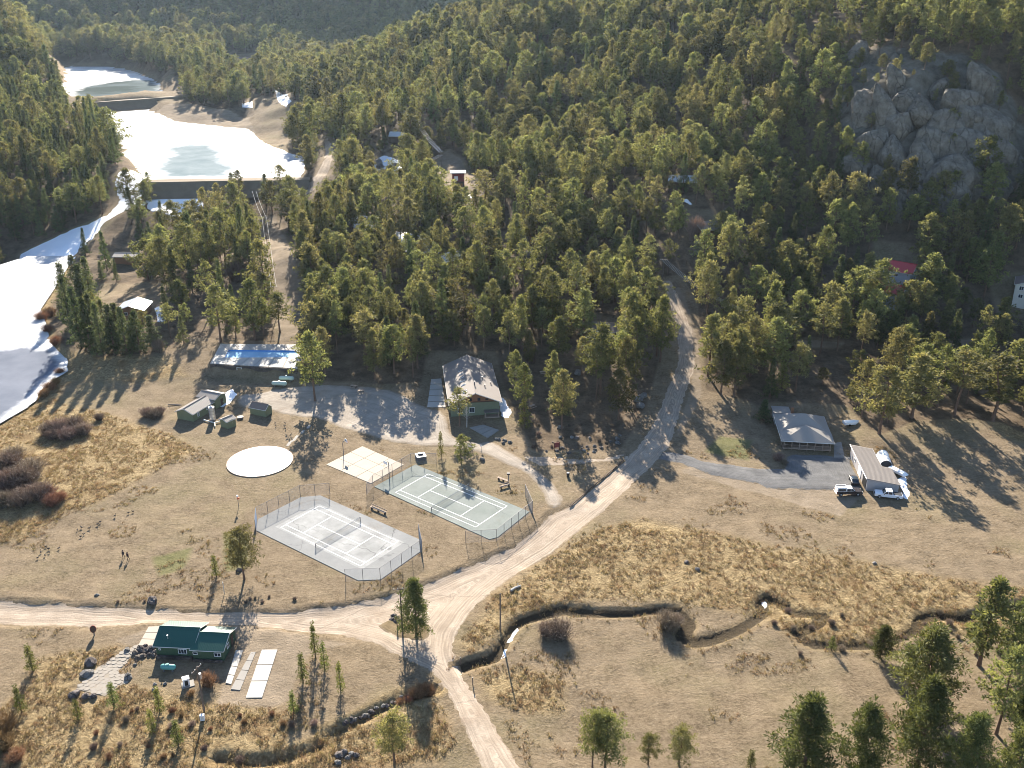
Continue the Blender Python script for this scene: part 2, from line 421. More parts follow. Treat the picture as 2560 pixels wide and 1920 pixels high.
M = {}
M['terrain'] = mk_terrain()
M['dirt'] = mk_road('packed_dirt', (.305, .243, .182), (.410, .336, .262), tracks=1.2)
M['gravel'] = mk_road('gravel_lot', (.275, .236, .192), (.365, .318, .266), tracks=.7, ed=1.6)
M['greygravel'] = mk_road('grey_gravel', (.115, .112, .110), (.175, .170, .165), tracks=.5, ed=.8)
M['islandgrass'] = mk_road('verge_grass', (.12, .09, .052), (.20, .15, .09), verge=(.21, .165, .115), tracks=0, ed=.8)
M['snow'] = mk_ice('snow', (.78, .80, .84), (.86, .87, .88), .6, .3)
M['lakesnow'] = mk_ice('lake_snow', (.27, .285, .31), (.66, .66, .65), .7, .1, .018)
M['ice'] = mk_ice('grey_ice', (.105, .120, .155), (.170, .185, .222), .85, .04, .05, .0, 4)
M['water'] = mk_ice('melt_water', (.185, .225, .235), (.27, .305, .31), .9, 0, .06, 0, 7)
M['water2'] = mk_ice('dark_melt_water', (.075, .09, .085), (.20, .23, .24), .9, 0, .012, 0, 8)
M['pine'] = mk_leaf('pine_needles', (.070, .084, .040), (.258, .245, .098), (1.0, .97, .62), .45, .36)
M['densepine'] = mk_leaf('dark_pine_needles', (.045, .06, .026), (.155, .168, .064), (1, 1, .55), .38)
M['spruce'] = mk_leaf('spruce_needles', (.038, .055, .030), (.150, .165, .07), (1, 1, .65), .38)
M['young'] = mk_leaf('young_spruce_needles', (.055, .07, .02), (.22, .225, .07), (1, 1, .5), .36)
M['bark'] = plain('pine_bark', (.15, .095, .065), .95, .4, 2.0)
M['greybark'] = plain('grey_bark', (.42, .40, .36), .9, .3, 2.0)
M['willow'] = mk_leaf('willow_twigs', (.12, .092, .072), (.275, .212, .158), (1, .8, .6), .15)
M['rust'] = mk_leaf('rusty_twigs', (.14, .078, .04), (.30, .185, .10), (1, .8, .5), .2)
M['tuft'] = mk_leaf('dry_grass_blades', (.215, .16, .088), (.41, .32, .185), (1, .9, .6), .35, .25)
M['granite'] = mk_rock('granite', (.115, .099, .076), (.255, .224, .180))
M['boulder'] = mk_rock('lichen_boulder', (.16, .147, .135), (.31, .29, .265), .9)
M['darkrock'] = mk_rock('dark_boulder', (.10, .085, .08), (.22, .19, .175), .9)
M['concrete'] = plain('old_concrete', (.27, .25, .222), .9, .15, .5)
M['whiteconcrete'] = plain('pale_concrete', (.42, .39, .345), .85, .1, .4)
M['flag'] = plain('flagstone', (.27, .238, .198), .9, .22, .9)
M['bedsand'] = plain('mortar_bed', (.26, .22, .17), .95, .2, 1.5)
M['pad'] = plain('stained_concrete', (.40, .34, .27), .9, .12, .35)
M['rink'] = plain('white_ice_rink', (.86, .86, .86), .5, .03, .3)
M['courtgrey'] = mk_court('grey_court_paint', (.200, .202, .198), (.235, .235, .228))
M['courtwhite'] = mk_court('worn_pale_court_paint', (.225, .226, .218), (.335, .335, .322))
M['courtgreen'] = mk_court('green_court_paint', (.168, .188, .170), (.212, .228, .210))
M['white'] = plain('white_paint', (.80, .80, .79), .5, .06, 1.0)
M['line'] = plain('white_line_paint', (.80, .80, .78), .8, .08, 2.0)
M['metalpost'] = plain('weathered_steel_post', (.16, .155, .16), .6, .2, 1.0, .3)
M['wire'] = plain('chain_link_wire', (.34, .35, .36), .5, .1, 1.0, .5)
M['tarp'] = plain('blue_windscreen', (.30, .38, .50), .8, .2, 1.0)
M['wood'] = plain('weathered_timber', (.33, .25, .19), .85, .25, 2.0)
M['darkwood'] = plain('dark_timber', (.09, .06, .045), .8, .3, 2.0)
M['pole'] = plain('pole_timber', (.15, .115, .09), .9, .25, 1.5)
M['glass'] = NT('window_glass', .08, .6).col((.03, .04, .05)).m
M['greenroof'] = plain('green_steel_roof', (.018, .085, .062), .42, .12, .6, .0, .5)
M['greenwall'] = plain('dark_green_siding', (.060, .100, .058), .8, .14, .8)
M['olivewall'] = plain('olive_siding', (.19, .20, .115), .8, .14, .8)
M['lodgewall'] = plain('grey_green_siding', (.165, .19, .125), .8, .15, .8)
M['tanroof'] = plain('tan_steel_roof', (.27, .234, .202), .65, .08, .35, 0, .25)
M['lodgeroof'] = plain('taupe_shingle_roof', (.20, .172, .15), .8, .09, .35, 0, .3)
M['brownroof'] = plain('brown_shingle_roof', (.20, .15, .125), .8, .15, .8)
M['houseroof'] = plain('grey_tan_shingle_roof', (.285, .258, .228), .85, .10, .5)
M['redroof'] = plain('red_steel_roof', (.42, .045, .05), .5, .12, .6, 0, .4)
M['greywall'] = plain('pale_grey_siding', (.46, .49, .52), .8, .08, .6)
M['creamwall'] = plain('cream_siding', (.62, .58, .50), .8, .08, .6)
M['brownwall'] = plain('brown_log_wall', (.24, .125, .07), .8, .2, .8)
M['redwall'] = plain('dark_red_siding', (.20, .05, .045), .8, .15, .8)
M['taupewall'] = plain('taupe_siding', (.40, .37, .355), .8, .06, .6)
M['trim'] = plain('pale_trim', (.58, .55, .49), .7, .08, 1.0)
M['silver'] = plain('galvanised_steel', (.55, .55, .55), .35, .1, 1.0, .7, .5)
M['tank'] = plain('pale_green_tank_paint', (.42, .50, .42), .45, .1, 1.0)
M['tealtank'] = plain('teal_tank_paint', (.10, .29, .265), .5, .12, 1.0)
M['poolblue'] = plain('pool_ice_blue', (.28, .48, .655), .8, .2, .25, 0, .05)
M['poolwall'] = plain('pool_blue_paint', (.06, .25, .60), .6, .1, .5)
M['stonewall'] = mk_rock('stone_wall', (.085, .07, .06), (.20, .165, .14), 1.6)
M['carwhite'] = plain('white_car_paint', (.80, .81, .83), .25, .03, .4, 0, .6)
M['cardark'] = plain('dark_brown_car_paint', (.035, .026, .024), .3, .1, .5, 0, .6)
M['carbrown'] = plain('brown_car_paint', (.13, .08, .06), .35, .1, .5, 0, .5)
M['tyre'] = plain('tyre_rubber', (.02, .02, .02), .9, .1, 2.0)
M['rim'] = plain('wheel_rim', (.5, .5, .5), .4, .1, 2.0, .6)
M['black'] = plain('black_plastic', (.018, .018, .02), .6, .1, 2.0)
M['red'] = plain('red_paint', (.38, .03, .025), .5, .1, 2.0)
M['orange'] = plain('orange_paint', (.70, .16, .06), .6, .1, 2.0)
M['cover'] = plain('white_fabric_cover', (.82, .82, .80), .7, .04, .6)
M['earth'] = plain('dam_earth', (.17, .125, .078), .95, .25, .25)
M['goose'] = plain('goose_feathers', (.06, .05, .045), .9, .3, 3.0)
M['goosepale'] = plain('pale_goose_feathers', (.35, .32, .28), .9, .2, 3.0)
M['skin'] = plain('skin', (.45, .28, .2), .6, .05, 3.0)
M['hair'] = plain('brown_hair', (.03, .02, .015), .8, .1, 3.0)

def mk_clothes(name, jacket, trousers):
    k = NT(name, .85, .2)
    z = k.n('ShaderNodeSeparateXYZ'); k.l(k.obj(), z.inputs[0])
    c = k.ramp(z.outputs[2], [(0, (.02, .018, .016)), (.045, trousers), (.45, trousers)])
    r = c.node.color_ramp; r.interpolation = 'CONSTANT'
    o = k.math('MULTIPLY', z.outputs[2], .5); k.l(o, c.node.inputs[0])
    for p, cc in ((.475, jacket), (.755, (.45, .28, .2))):
        e = r.elements.new(p); e.color = (*cc, 1)
    k.col(c); return k.m

# ------------------------------------------------------------------ ground sheet
def axis(bounds):
    out = []
    for a, b, s in bounds: out += list(np.arange(a, b - s * .3, s))
    return np.array(out + [bounds[-1][1]])
gx = axis([(-1500,-700,50),(-700,-400,18),(-400,-220,8),(-220,-120,2.6),(-120,105,.85),(105,220,2.6),(220,400,8),(400,700,18),(700,1500,50)])
gy = axis([(-500,0,50),(0,95,5),(95,172,.8),(172,285,1.25),(285,420,2.5),(420,800,6),(800,1300,12),(1300,2100,40)])
GX, GY = np.meshgrid(gx, gy)
H = h0(GX, GY)
def flatten(poly, z, blend):
    global H
    d = sdf(GX, GY, poly)
    w = 1 - sstep(0, blend, d)
    H = H * (1 - w) + z * w
def lattice(shape_x, shape_y, sc, seed):
    X, Y = shape_x * sc, shape_y * sc
    ix, iy = np.floor(X).astype(int), np.floor(Y).astype(int)
    def hsh(a, b):
        v = np.sin(a * 127.1 + b * 311.7 + seed * 74.7) * 43758.5453
        return v - np.floor(v)
    fx, fy = X - ix, Y - iy; fx = fx * fx * (3 - 2 * fx); fy = fy * fy * (3 - 2 * fy)
    return (hsh(ix, iy) * (1 - fx) + hsh(ix + 1, iy) * fx) * (1 - fy) + (hsh(ix, iy + 1) * (1 - fx) + hsh(ix + 1, iy + 1) * fx) * fy - .5
def fbm(X, Y, sc, seed, n=3):
    return sum(lattice(X, Y, sc * 2 ** i, seed + i) / 2 ** i for i in range(n))
mead_d = sdf(GX, GY, meadow)
rough_w = sstep(-4, 15, mead_d)
H += rough_w * (fbm(GX, GY, .03, 5) * 5.0 * sstep(235, 330, GY) + fbm(GX, GY, .2, 9) * .7)
H += fbm(GX, GY, .09, 2) * .35 + fbm(GX, GY, .5, 4, 2) * .10
cl_d = sdf(GX, GY, cliff)
cw = 1 - sstep(-3, 10, cl_d)
H += cw * (np.abs(fbm(GX, GY, .07, 21)) * 11 + fbm(GX, GY, .25, 22) * 3.0)
flatten(pw([(600,1180),(760,1060),(1000,1100),(1360,1250),(1260,1400),(960,1500),(600,1400)]), 0.0, 6)
flatten(lodge_pad, .35, 9); flatten(pool_pad, 3.55, 1.3); flatten([(-85.6,256.7),(-64.2,257.1),(-65.1,261.6),(-86.3,262.1)], 1.9, .7); flatten(house_pad, .05, 6); flatten(garage_pad, .05, 5)
flatten(box_poly(-54.8, 129.4, 16, 10, R(-4)), 0, 3)
flatten(box_poly(-82, 227, 12, 18, R(-22)), -.15, 3)
rd = seg_dist(GX, GY, road_edge, False); rin = inside(GX, GY, main_road)
cut = np.where(rin, sstep(0, 1.0, rd) * (1 - sstep(5, 16, rd)), 0) * .5
ed2 = seg_dist(GX, GY, island_edge, False)
cut = np.maximum(cut, np.where(rin, (1 - sstep(3, 9, ed2)) * .35 * sstep(0, .9, ed2), 0))
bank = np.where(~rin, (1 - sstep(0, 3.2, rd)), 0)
H += -cut + bank * (.10 + fbm(GX, GY, .6, 31) * .5)
cd = seg_dist(GX, GY, creek, False)
cwid = .8 + (lattice(GX, GY, .09, 55) + .5) * 1.1
H -= (1 - sstep(cwid * .6, cwid + .25, cd)) * np.clip(1.1 + lattice(GX, GY, .045, 12) * 2.0, .15, 1.8)
dd = np.minimum(seg_dist(GX, GY, ditch, False), seg_dist(GX, GY, ditch2, False))
H -= (1 - sstep(.4, 1.8, dd)) * (.9 + lattice(GX, GY, .3, 14) * .5)
flatten(pw([(385,485),(560,485),(590,515),(390,520)]), 11.6, 7); flatten(lake_low, LAKE_Z - .5, 2.0); flatten(mid_pond, MID_Z - .5, 5); flatten(up_pond, UP_Z - .5, 8)
TZ = H

nx, ny = len(gx), len(gy)
co = np.stack([GX.ravel(), GY.ravel(), H.ravel()], 1)
ii = (np.arange(ny - 1)[:, None] * nx + np.arange(nx - 1)[None]).ravel()
quads = np.stack([ii, ii + 1, ii + nx + 1, ii + nx], 1)
def np_mesh(name, co, faces, smooth=False):
    me = bpy.data.meshes.new(name)
    k = faces.shape[1]
    me.vertices.add(len(co)); me.vertices.foreach_set('co', np.ascontiguousarray(co, np.float32).ravel())
    me.loops.add(len(faces) * k); me.loops.foreach_set('vertex_index', np.ascontiguousarray(faces, np.int32).ravel())
    me.polygons.add(len(faces)); me.polygons.foreach_set('loop_start', np.arange(0, len(faces) * k, k, dtype=np.int32))
    me.polygons.foreach_set('loop_total', np.full(len(faces), k, np.int32))
    if smooth: me.polygons.foreach_set('use_smooth', np.ones(len(faces), bool))
    me.update(calc_edges=True)
    return me
gme = np_mesh('ground', co, quads, True)
tall_polys = [pw([(385,280),(440,266),(520,272),(600,300),(560,322),(480,312)]), pw([(-60,1064),(0,1064),(78,1013),(148,951),(155,1010),(249,1029),(319,1052),(428,1087),(498,1130),(428,1157),(350,1200),(233,1262),(163,1280),(60,1350),(-60,1365)]),
  pw([(97,1649),(163,1630),(311,1618),(249,1669),(190,1723),(241,1743),(311,1708),(389,1727),(544,1762),(680,1766),(723,1785),(719,1863),(860,1824),(860,1920),(860,1960),(-60,1960),(-60,1830),(50,1727)]),
  pw([(1511,1319),(1600,1295),(1850,1345),(1950,1370),(2100,1395),(2300,1435),(2560,1470),(2650,1560),(2450,1590),(2250,1600),(2080,1610),(1980,1600),(1900,1540),(1700,1510),(1560,1500),(1400,1510),(1300,1545),(1180,1640),(1150,1620),(1230,1490),(1390,1380)]),
  pw([(1188,1677),(1317,1669),(1414,1708),(1406,1785),(1317,1785),(1219,1747)]), pw([(860,1838),(1030,1750),(1090,1760),(1140,1860),(1100,1900),(870,1930)]),
  pw([(1900,760),(1900,760),(1960,760)]) , pw([(2460,1040),(2600,1040),(2600,1120),(2500,1090)]), pw([(90,1000),(140,890),(200,880),(420,890),(470,940),(330,960),(200,950)])]
bare_polys = [pw([(290,1600),(420,1560),(620,1562),(760,1585),(860,1610),(760,1640),(740,1700),(720,1750),(680,1770),(544,1762),(560,1690),(600,1640),(590,1580),(440,1560),(400,1580),(360,1630)]),
  pw([(640,540),(690,540),(735,640),(760,760),(770,870),(700,870),(690,760),(650,640)]), pw([(2125,1145),(2190,1260),(2165,1235),(2130,1160)]), pw([(1075,420),(1120,380),(1150,400),(1190,455),(1230,490),(1190,520),(1100,520),(1070,470)]),
  pw([(1690,700),(1720,760),(1745,860),(1755,980),(1700,1090),(1690,1090),(1730,960),(1730,850),(1690,740)]), pw([(380,275),(440,262),(520,265),(620,290),(640,330),(600,335),(500,320),(430,310)]),
  pw([(2380,850),(2470,850),(2460,880),(2380,880)]), pw([(1900,845),(2110,852),(2100,868),(1900,860)]), pw([(1770,1150),(2165,1232),(2100,1290),(1700,1180)])]
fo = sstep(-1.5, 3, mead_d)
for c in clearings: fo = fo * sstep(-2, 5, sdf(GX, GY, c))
ta = np.zeros_like(H); ba = np.zeros_like(H)
for p in tall_polys: ta = np.maximum(ta, 1 - sstep(-4.5, 4.0, sdf(GX, GY, p)))
ta = np.maximum(ta, (1 - sstep(1.2, 3.2, cd)) * .45); ta = np.maximum(ta, (1 - sstep(1, 3.5, dd)) * .9)
ta = np.maximum(ta, 1 - sstep(.5, 4, np.abs(seg_dist(GX, GY, lake_low))))
for p in bare_polys: ba = np.maximum(ba, 1 - sstep(-2, 2, sdf(GX, GY, p)))
dark = np.maximum((1 - sstep(cwid * .5, cwid + .25, cd)) * 1.0, (1 - sstep(.2, 1.0, dd)) * .55)  # creek bank's shade painted in along with its wet soil; ditch weaker
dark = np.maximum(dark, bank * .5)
green = np.zeros_like(H)
for p in ([(380,1395),(480,1370),(460,1420),(400,1440)], [(1800,1090),(1880,1100),(1870,1150),(1760,1130)], [(560,1330),(620,1330),(620,1420),(560,1430)]):
    green = np.maximum(green, 1 - sstep(-3, 3, sdf(GX, GY, pw(p))))
za = np.stack([ta, fo, ba, cw], -1).reshape(-1, 4)
at = gme.color_attributes.new('zone', 'FLOAT_COLOR', 'POINT'); at.data.foreach_set('color', za.astype(np.float32).ravel())
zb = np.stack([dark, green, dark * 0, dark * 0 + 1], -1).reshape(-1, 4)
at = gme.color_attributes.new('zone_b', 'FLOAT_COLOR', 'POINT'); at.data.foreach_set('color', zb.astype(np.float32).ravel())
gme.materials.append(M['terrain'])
ground = bpy.data.objects.new('ground', gme); COL.objects.link(ground); ground['kind'] = 'structure'
BVH = BVHTree.FromPolygons([tuple(c) for c in co], [tuple(q) for q in quads])
CAMV = Vector((0, 0, CAM_H))
def gz(x, y):
    h = BVH.ray_cast(Vector((x, y, 900)), Vector((0, 0, -1)))[0]
    return h.z if h else 0.0
def at_px(u, v):
    h = BVH.ray_cast(CAMV, Vector(ray(u, v)).normalized())[0]
    return h if h else Vector(at0(u, v))
def top_z(base, u, v):
    d = ray(u, v); return CAM_H + d[2] * base[1] / d[1]

# ------------------------------------------------------------------ object helpers
def tag(o, label=None, cat=None, group=None, kind=None):
    if label: o['label'] = label
    if cat: o['category'] = cat
    if group: o['group'] = group
    if kind: o['kind'] = kind
    return o
def thing(name, label, cat, loc=(0, 0, 0), rz=0, group=None, scale=1):
    o = bpy.data.objects.new(name, None); COL.objects.link(o)
    o.location = loc; o.rotation_euler = (0, 0, rz); o.scale = (scale,) * 3 if not hasattr(scale, '__len__') else scale
    o.empty_display_size = .3
    return tag(o, label, cat, group)
def mobj(name, me, mat, parent=None, **kw):
    if mat is not None and not me.materials: me.materials.append(mat)
    o = bpy.data.objects.new(name, me); COL.objects.link(o); o.parent = parent
    return tag(o, **kw)
def copy_tree(o, parent=None):
    c = o.copy(); COL.objects.link(c); c.parent = parent
    for ch in list(o.children): copy_tree(ch, c)
    return c

class MB:
    def __init__(s): s.v, s.f = [], []
    def add(s, v, f):
        k = len(s.v); s.v += [tuple(p) for p in v]; s.f += [tuple(i + k for i in q) for q in f]; return s
    def box(s, c, d, rz=0, taper=1.0):
        x, y, z = d[0] / 2, d[1] / 2, d[2] / 2
        P = [(-x, -y, -z), (x, -y, -z), (x, y, -z), (-x, y, -z), (-x * taper, -y * taper, z), (x * taper, -y * taper, z), (x * taper, y * taper, z), (-x * taper, y * taper, z)]
        Q = []
        for p in P:
            a, b = rot2(p[0], p[1], rz); Q.append((a + c[0], b + c[1], p[2] + c[2]))
        return s.add(Q, [(0, 3, 2, 1), (4, 5, 6, 7), (0, 1, 5, 4), (1, 2, 6, 5), (2, 3, 7, 6), (3, 0, 4, 7)])
    def prism(s, poly, z0, z1):
        n = len(poly)
        return s.add([(x, y, z0) for x, y in poly] + [(x, y, z1) for x, y in poly],
                     [tuple(range(n - 1, -1, -1)), tuple(range(n, 2 * n))] + [(i, (i + 1) % n, n + (i + 1) % n, n + i) for i in range(n)])
    def extrude_y(s, prof, y0, y1):
        """profile of (x, z) drawn out along y"""
        n = len(prof)
        return s.add([(x, y0, z) for x, z in prof] + [(x, y1, z) for x, z in prof],
                     [tuple(range(n)), tuple(range(2 * n - 1, n - 1, -1))] + [((i + 1) % n, i, n + i, n + (i + 1) % n) for i in range(n)])
    def tube(s, pts, r, n=6, cap=True):
        pts = [Vector(p) for p in pts]; rs = r if hasattr(r, '__len__') else [r] * len(pts)
        ring = []
        for i, p in enumerate(pts):
            t = (pts[min(i + 1, len(pts) - 1)] - pts[max(i - 1, 0)]).normalized()
            a = t.cross(Vector((0, 0, 1)) if abs(t.z) < .9 else Vector((1, 0, 0))).normalized(); b = t.cross(a)
            ring += [tuple(p + (a * math.cos(2 * math.pi * k / n) + b * math.sin(2 * math.pi * k / n)) * rs[i]) for k in range(n)]
        f = [(i * n + k, i * n + (k + 1) % n, (i + 1) * n + (k + 1) % n, (i + 1) * n + k) for i in range(len(pts) - 1) for k in range(n)]
        if cap: f += [tuple(range(n - 1, -1, -1)), tuple(range((len(pts) - 1) * n, len(pts) * n))]
        return s.add(ring, f)
    def slab(s, a, b, c, d, t):
        """sheet with four corners, thickness t downwards along its normal"""
        a, b, c, d = map(Vector, (a, b, c, d)); n = (b - a).cross(d - a).normalized() * t
        if n.z < 0: n = -n
        P = [a, b, c, d, a - n, b - n, c - n, d - n]
        return s.add([tuple(p) for p in P], [(0, 1, 2, 3), (7, 6, 5, 4), (0, 4, 5, 1), (1, 5, 6, 2), (2, 6, 7, 3), (3, 7, 4, 0)])
    def mesh(s, name, smooth=False):
        me = bpy.data.meshes.new(name); me.from_pydata(s.v, [], s.f); me.update()
        bm = bmesh.new(); bm.from_mesh(me); bmesh.ops.recalc_face_normals(bm, faces=bm.faces); bm.to_mesh(me); bm.free()
        if smooth:
            for p in me.polygons: p.use_smooth = True
        return me
    def obj(s, name, mat, parent=None, smooth=False, bevel=0, **kw):
        o = mobj(name, s.mesh(name, smooth), mat, parent, **kw)
        if bevel:
            m = o.modifiers.new('bevel', 'BEVEL'); m.width = bevel; m.segments = 2; m.limit_method = 'ANGLE'
        return o

def drape(name, poly, mat, off=.07, step=1.3, jit=.35, level=None, kind='structure', label=None, zf=None):
    b = densify(poly, step, jit)
    xs = [p[0] for p in b]; ys = [p[1] for p in b]
    st = max(step, .6)
    X, Y = np.meshgrid(np.arange(min(xs), max(xs), st), np.arange(min(ys), max(ys), st))
    X = X.ravel(); Y = Y.ravel()
    d = seg_dist(X, Y, b); k = inside(X, Y, b) & (d > st * .45)
    pts = [Vector(p) for p in b] + [Vector((x, y)) for x, y in zip(X[k], Y[k])]
    n = len(b)
    v, _, f, *_ = delaunay_2d_cdt(pts, [(i, (i + 1) % n) for i in range(n)], [list(range(n))], 1, 1e-4)
    V = [(p.x, p.y, level if level is not None else gz(p.x, p.y) + off) for p in v]
    me = bpy.data.meshes.new(name); me.from_pydata(V, [], [tuple(q) for q in f])
    e = seg_dist(np.array([p[0] for p in V]), np.array([p[1] for p in V]), b)
    if level is None:
        for i in np.nonzero(e < .02)[0]: me.vertices[int(i)].co.z -= off + .06
    a = me.attributes.new('edge', 'FLOAT', 'POINT'); a.data.foreach_set('value', e.astype(np.float32))
    me.update()
    bm = bmesh.new(); bm.from_mesh(me); bmesh.ops.recalc_face_normals(bm, faces=bm.faces)
    if sum(q.normal.z for q in bm.faces) < 0: bmesh.ops.reverse_faces(bm, faces=bm.faces)
    bm.to_mesh(me); bm.free()
    for p in me.polygons: p.use_smooth = True
    return mobj(name, me, mat, None, kind=kind, label=label)

# ------------------------------------------------------------------ roads, ponds, dams
drape('dirt_road', main_road, M['dirt'], .07, 1.2)
drape('parking_lot', smooth_poly(lot, 1), M['gravel'], .10, 1.3, .5)
drape('forest_path', cross_path, M['dirt'], .05, 1.2, .4)
drape('gravel_driveway', gravel_drive, M['greygravel'], .13, 1.2, .5)
drape('grass_island', island, M['islandgrass'], .16, .8, .3)
drape('lakeside_road', smooth_poly(far_road, 1), M['dirt'], .12, 2.0, .3)
foot = pw([(705,1128),(722,1119),(790,1060),(782,1054),(712,1112)])
drape('footpath', foot, M['concrete'], .05, 1.0, 0)
drape('frozen_lake', lake_low, M['lakesnow'], level=LAKE_Z, step=5, jit=0)
drape('bare_lake_ice', lake_ice, M['ice'], level=LAKE_Z + .06, step=3, jit=2.0)
drape('snowy_creek', snow_creek, M['snow'], .25, 3.0, 1.2)
drape('middle_pond', mid_pond, M['lakesnow'], level=MID_Z, step=5, jit=2)
drape('middle_pond_water', mid_water, M['water'], level=MID_Z + .06, step=4, jit=3.5)
drape('upper_pond', up_pond, M['lakesnow'], level=UP_Z, step=8, jit=3)
drape('upper_pond_water', up_water, M['water2'], level=UP_Z + .08, step=6, jit=4)
def dam(name, a, b, crest_w, face, drop, label):
    a, b = Vector(a), Vector(b); u = (b - a).normalized(); w = Vector((u.y, -u.x, 0))
    if w.y > 0: w = -w
    n = 26; mb = MB(); rows = []
    for i in range(n + 1):
        p = a + (b - a) * i / n
        k = .25 * mnoise.noise(p * .08)
        for q, z in ((-crest_w * 1.6, -3.0), (-crest_w * .5, 0), (crest_w * .5, .05 + k), (crest_w * .5 + face * .45, -drop * .55 + k * 3), (crest_w * .5 + face, -drop)):
            rows.append(tuple(p + w * q + Vector((0, 0, z))))
    mb.add(rows, [(i * 5 + j, i * 5 + j + 1, i * 5 + 6 + j, i * 5 + 5 + j) for i in range(n) for j in range(4)])
    mb.add([rows[0], rows[1], rows[2], rows[3], rows[4], rows[0][:2] + (rows[0][2] - drop,)], [(0, 1, 2, 3, 4, 5)])
    return mb.obj(name, M['earth'], None, label=label, cat='dam')
dam('earth_dam', at_z(368, 452, MID_Z + .9), at_z(775, 446, MID_Z + .9), 7, 11, 6.0, 'grassy earth dam in front of the large white middle pond')
dam('earth_dam', at_z(180, 259, UP_Z + 1.0), at_z(450, 240, UP_Z + 1.0), 7, 16, 8, 'straight earth dam between the far upper pond and the middle pond')
for nm, p in [('snow', [(350,522),(400,500),(500,494),(512,520),(500,540),(430,545),(380,540)]), ('snow', [(1246,985),(1262,990),(1280,1030),(1270,1050),(1250,1040)]), ('snow', [(1268,1598),(1282,1570),(1292,1560),(1296,1580),(1280,1604)]), ('snow', [(1250,1640),(1262,1615),(1272,1618),(1268,1648)]),
              ('snow', [(555,985),(585,970),(592,985),(575,1010),(545,1025)]), ('snow', [(1140,495),(1175,490),(1190,500),(1150,506)]), ('snow', [(940,405),(960,395),(1000,408),(1005,430),(930,435)]),
              ('snow', [(688,225),(712,230),(730,260),(715,275),(695,260)]), ('snow', [(605,258),(632,256),(632,268),(604,270)]), ('snow', [(385,770),(405,765),(415,800),(395,810)]),
              ('snow', [(545,1120),(550,1115),(560,1117)]), ('snow', [(2245,1200),(2262,1180),(2275,1240),(2262,1265)]), ('snow', [(1700,520),(1720,515),(1735,530)]),
              ('snow', [(1904,1498),(1916,1490),(1922,1505),(1912,1516)]), ('snow', [(1984,1578),(1992,1576),(1998,1592),(1988,1594)]), ('snow', [(2298,1550),(2304,1545),(2306,1558)]),
              ('snow', [(985,590),(1060,600),(1100,640),(1020,650)]), ('snow', [(870,560),(900,545),(950,570),(900,590)]), ('snow', [(1100,640),(1150,630),(1160,660),(1110,668)]), ('snow', [(40,140),(60,135),(70,150),(45,158)]), ('snow', [(12,145),(38,155),(40,172),(20,170)])]:
    drape(nm, pw(p), M['snow'], .16, .8, .5, kind='stuff')
# ------------------------------------------------------------------ courts, rink
CW, CG = ((-36.565, 165.237), -.637), ((-13.817, 179.67), -.6576)
def court(label, poly, c, th, surf, inner):
    t = thing('tennis_court', label, 'tennis court', (c[0], c[1], 0.0), th)
    loc = [rot2(x - c[0], y - c[1], -th) for x, y in poly]
    MB().prism(loc, -.15, .10).obj('slab', M[surf], t)
    if inner: MB().prism([(-13.1, -6.0), (13.0, -6.15), (13.2, 6.0), (-12.7, 6.1)], .1005, .106).obj('worn_playing_area', M[inner], t)
    hw, hs, hl = 5.485, 4.115, 11.885
    segs = [((-hl, -hw), (hl, -hw)), ((-hl, hw), (hl, hw)), ((-hl, -hs), (hl, -hs)), ((-hl, hs), (hl, hs)), ((-hl, -hw), (-hl, hw)), ((hl, -hw), (hl, hw)),
            ((-6.4, -hs), (-6.4, hs)), ((6.4, -hs), (6.4, hs)), ((-6.4, 0), (6.4, 0))]
    for i, (a, b) in enumerate(segs):
        w = .10 if i in (0, 1) else .15
        L = math.hypot(b[0] - a[0], b[1] - a[1])
        MB().box(((a[0] + b[0]) / 2, (a[1] + b[1]) / 2, .1085 + .0006 * (i % 3)), (max(abs(b[0] - a[0]), w), max(abs(b[1] - a[1]), w), .004)).obj('court_line', M['line'], t)
    n = thing('tennis_net', 'sagging dark net across the ' + ('worn pale grey' if inner else 'green') + ' tennis court', 'net', (c[0], c[1], .1), th)
    for s in (-1, 1): MB().tube([(0, s * 6.4, 0), (0, s * 6.4, 1.15)], .07, 8).obj('post', M['metalpost'], n)
    mb = MB()
    def top(y): return 1.07 - .14 * (1 - (y / 6.4) ** 2)
    for y in np.arange(-6.3, 6.31, .2): mb.tube([(0, y, .06), (0, y, top(y))], .012, 3, False)
    for q in np.arange(.08, .98, .12): mb.tube([(0, y, q * top(y)) for y in np.arange(-6.4, 6.41, .8)], .011, 3, False)
    o = mb.obj('netting', M['metalpost'], n); o['kind'] = 'stuff'
    mb = MB(); mb.tube([(0, y, top(y)) for y in np.arange(-6.4, 6.41, .8)], .045, 4); mb.obj('net_band', M['trim'], n)
    return t
white_poly = [(-54.29,166.72),(-55.15,171.21),(-47.8,180.58),(-43.52,181.35),(-19.49,163.4),(-18.72,158.91),(-25.62,149.2),(-29.98,148.92)]
green_poly = [(-31.82,185.28),(-23.32,195.98),(3.83,174.34),(-2.96,164.19),(-4.76,163.37)]
court('worn pale grey tennis court with bleached white playing area', white_poly, *CW, 'courtgrey', 'courtwhite')
court('green tennis court with crisp white lines', green_poly, *CG, 'courtgreen', None)

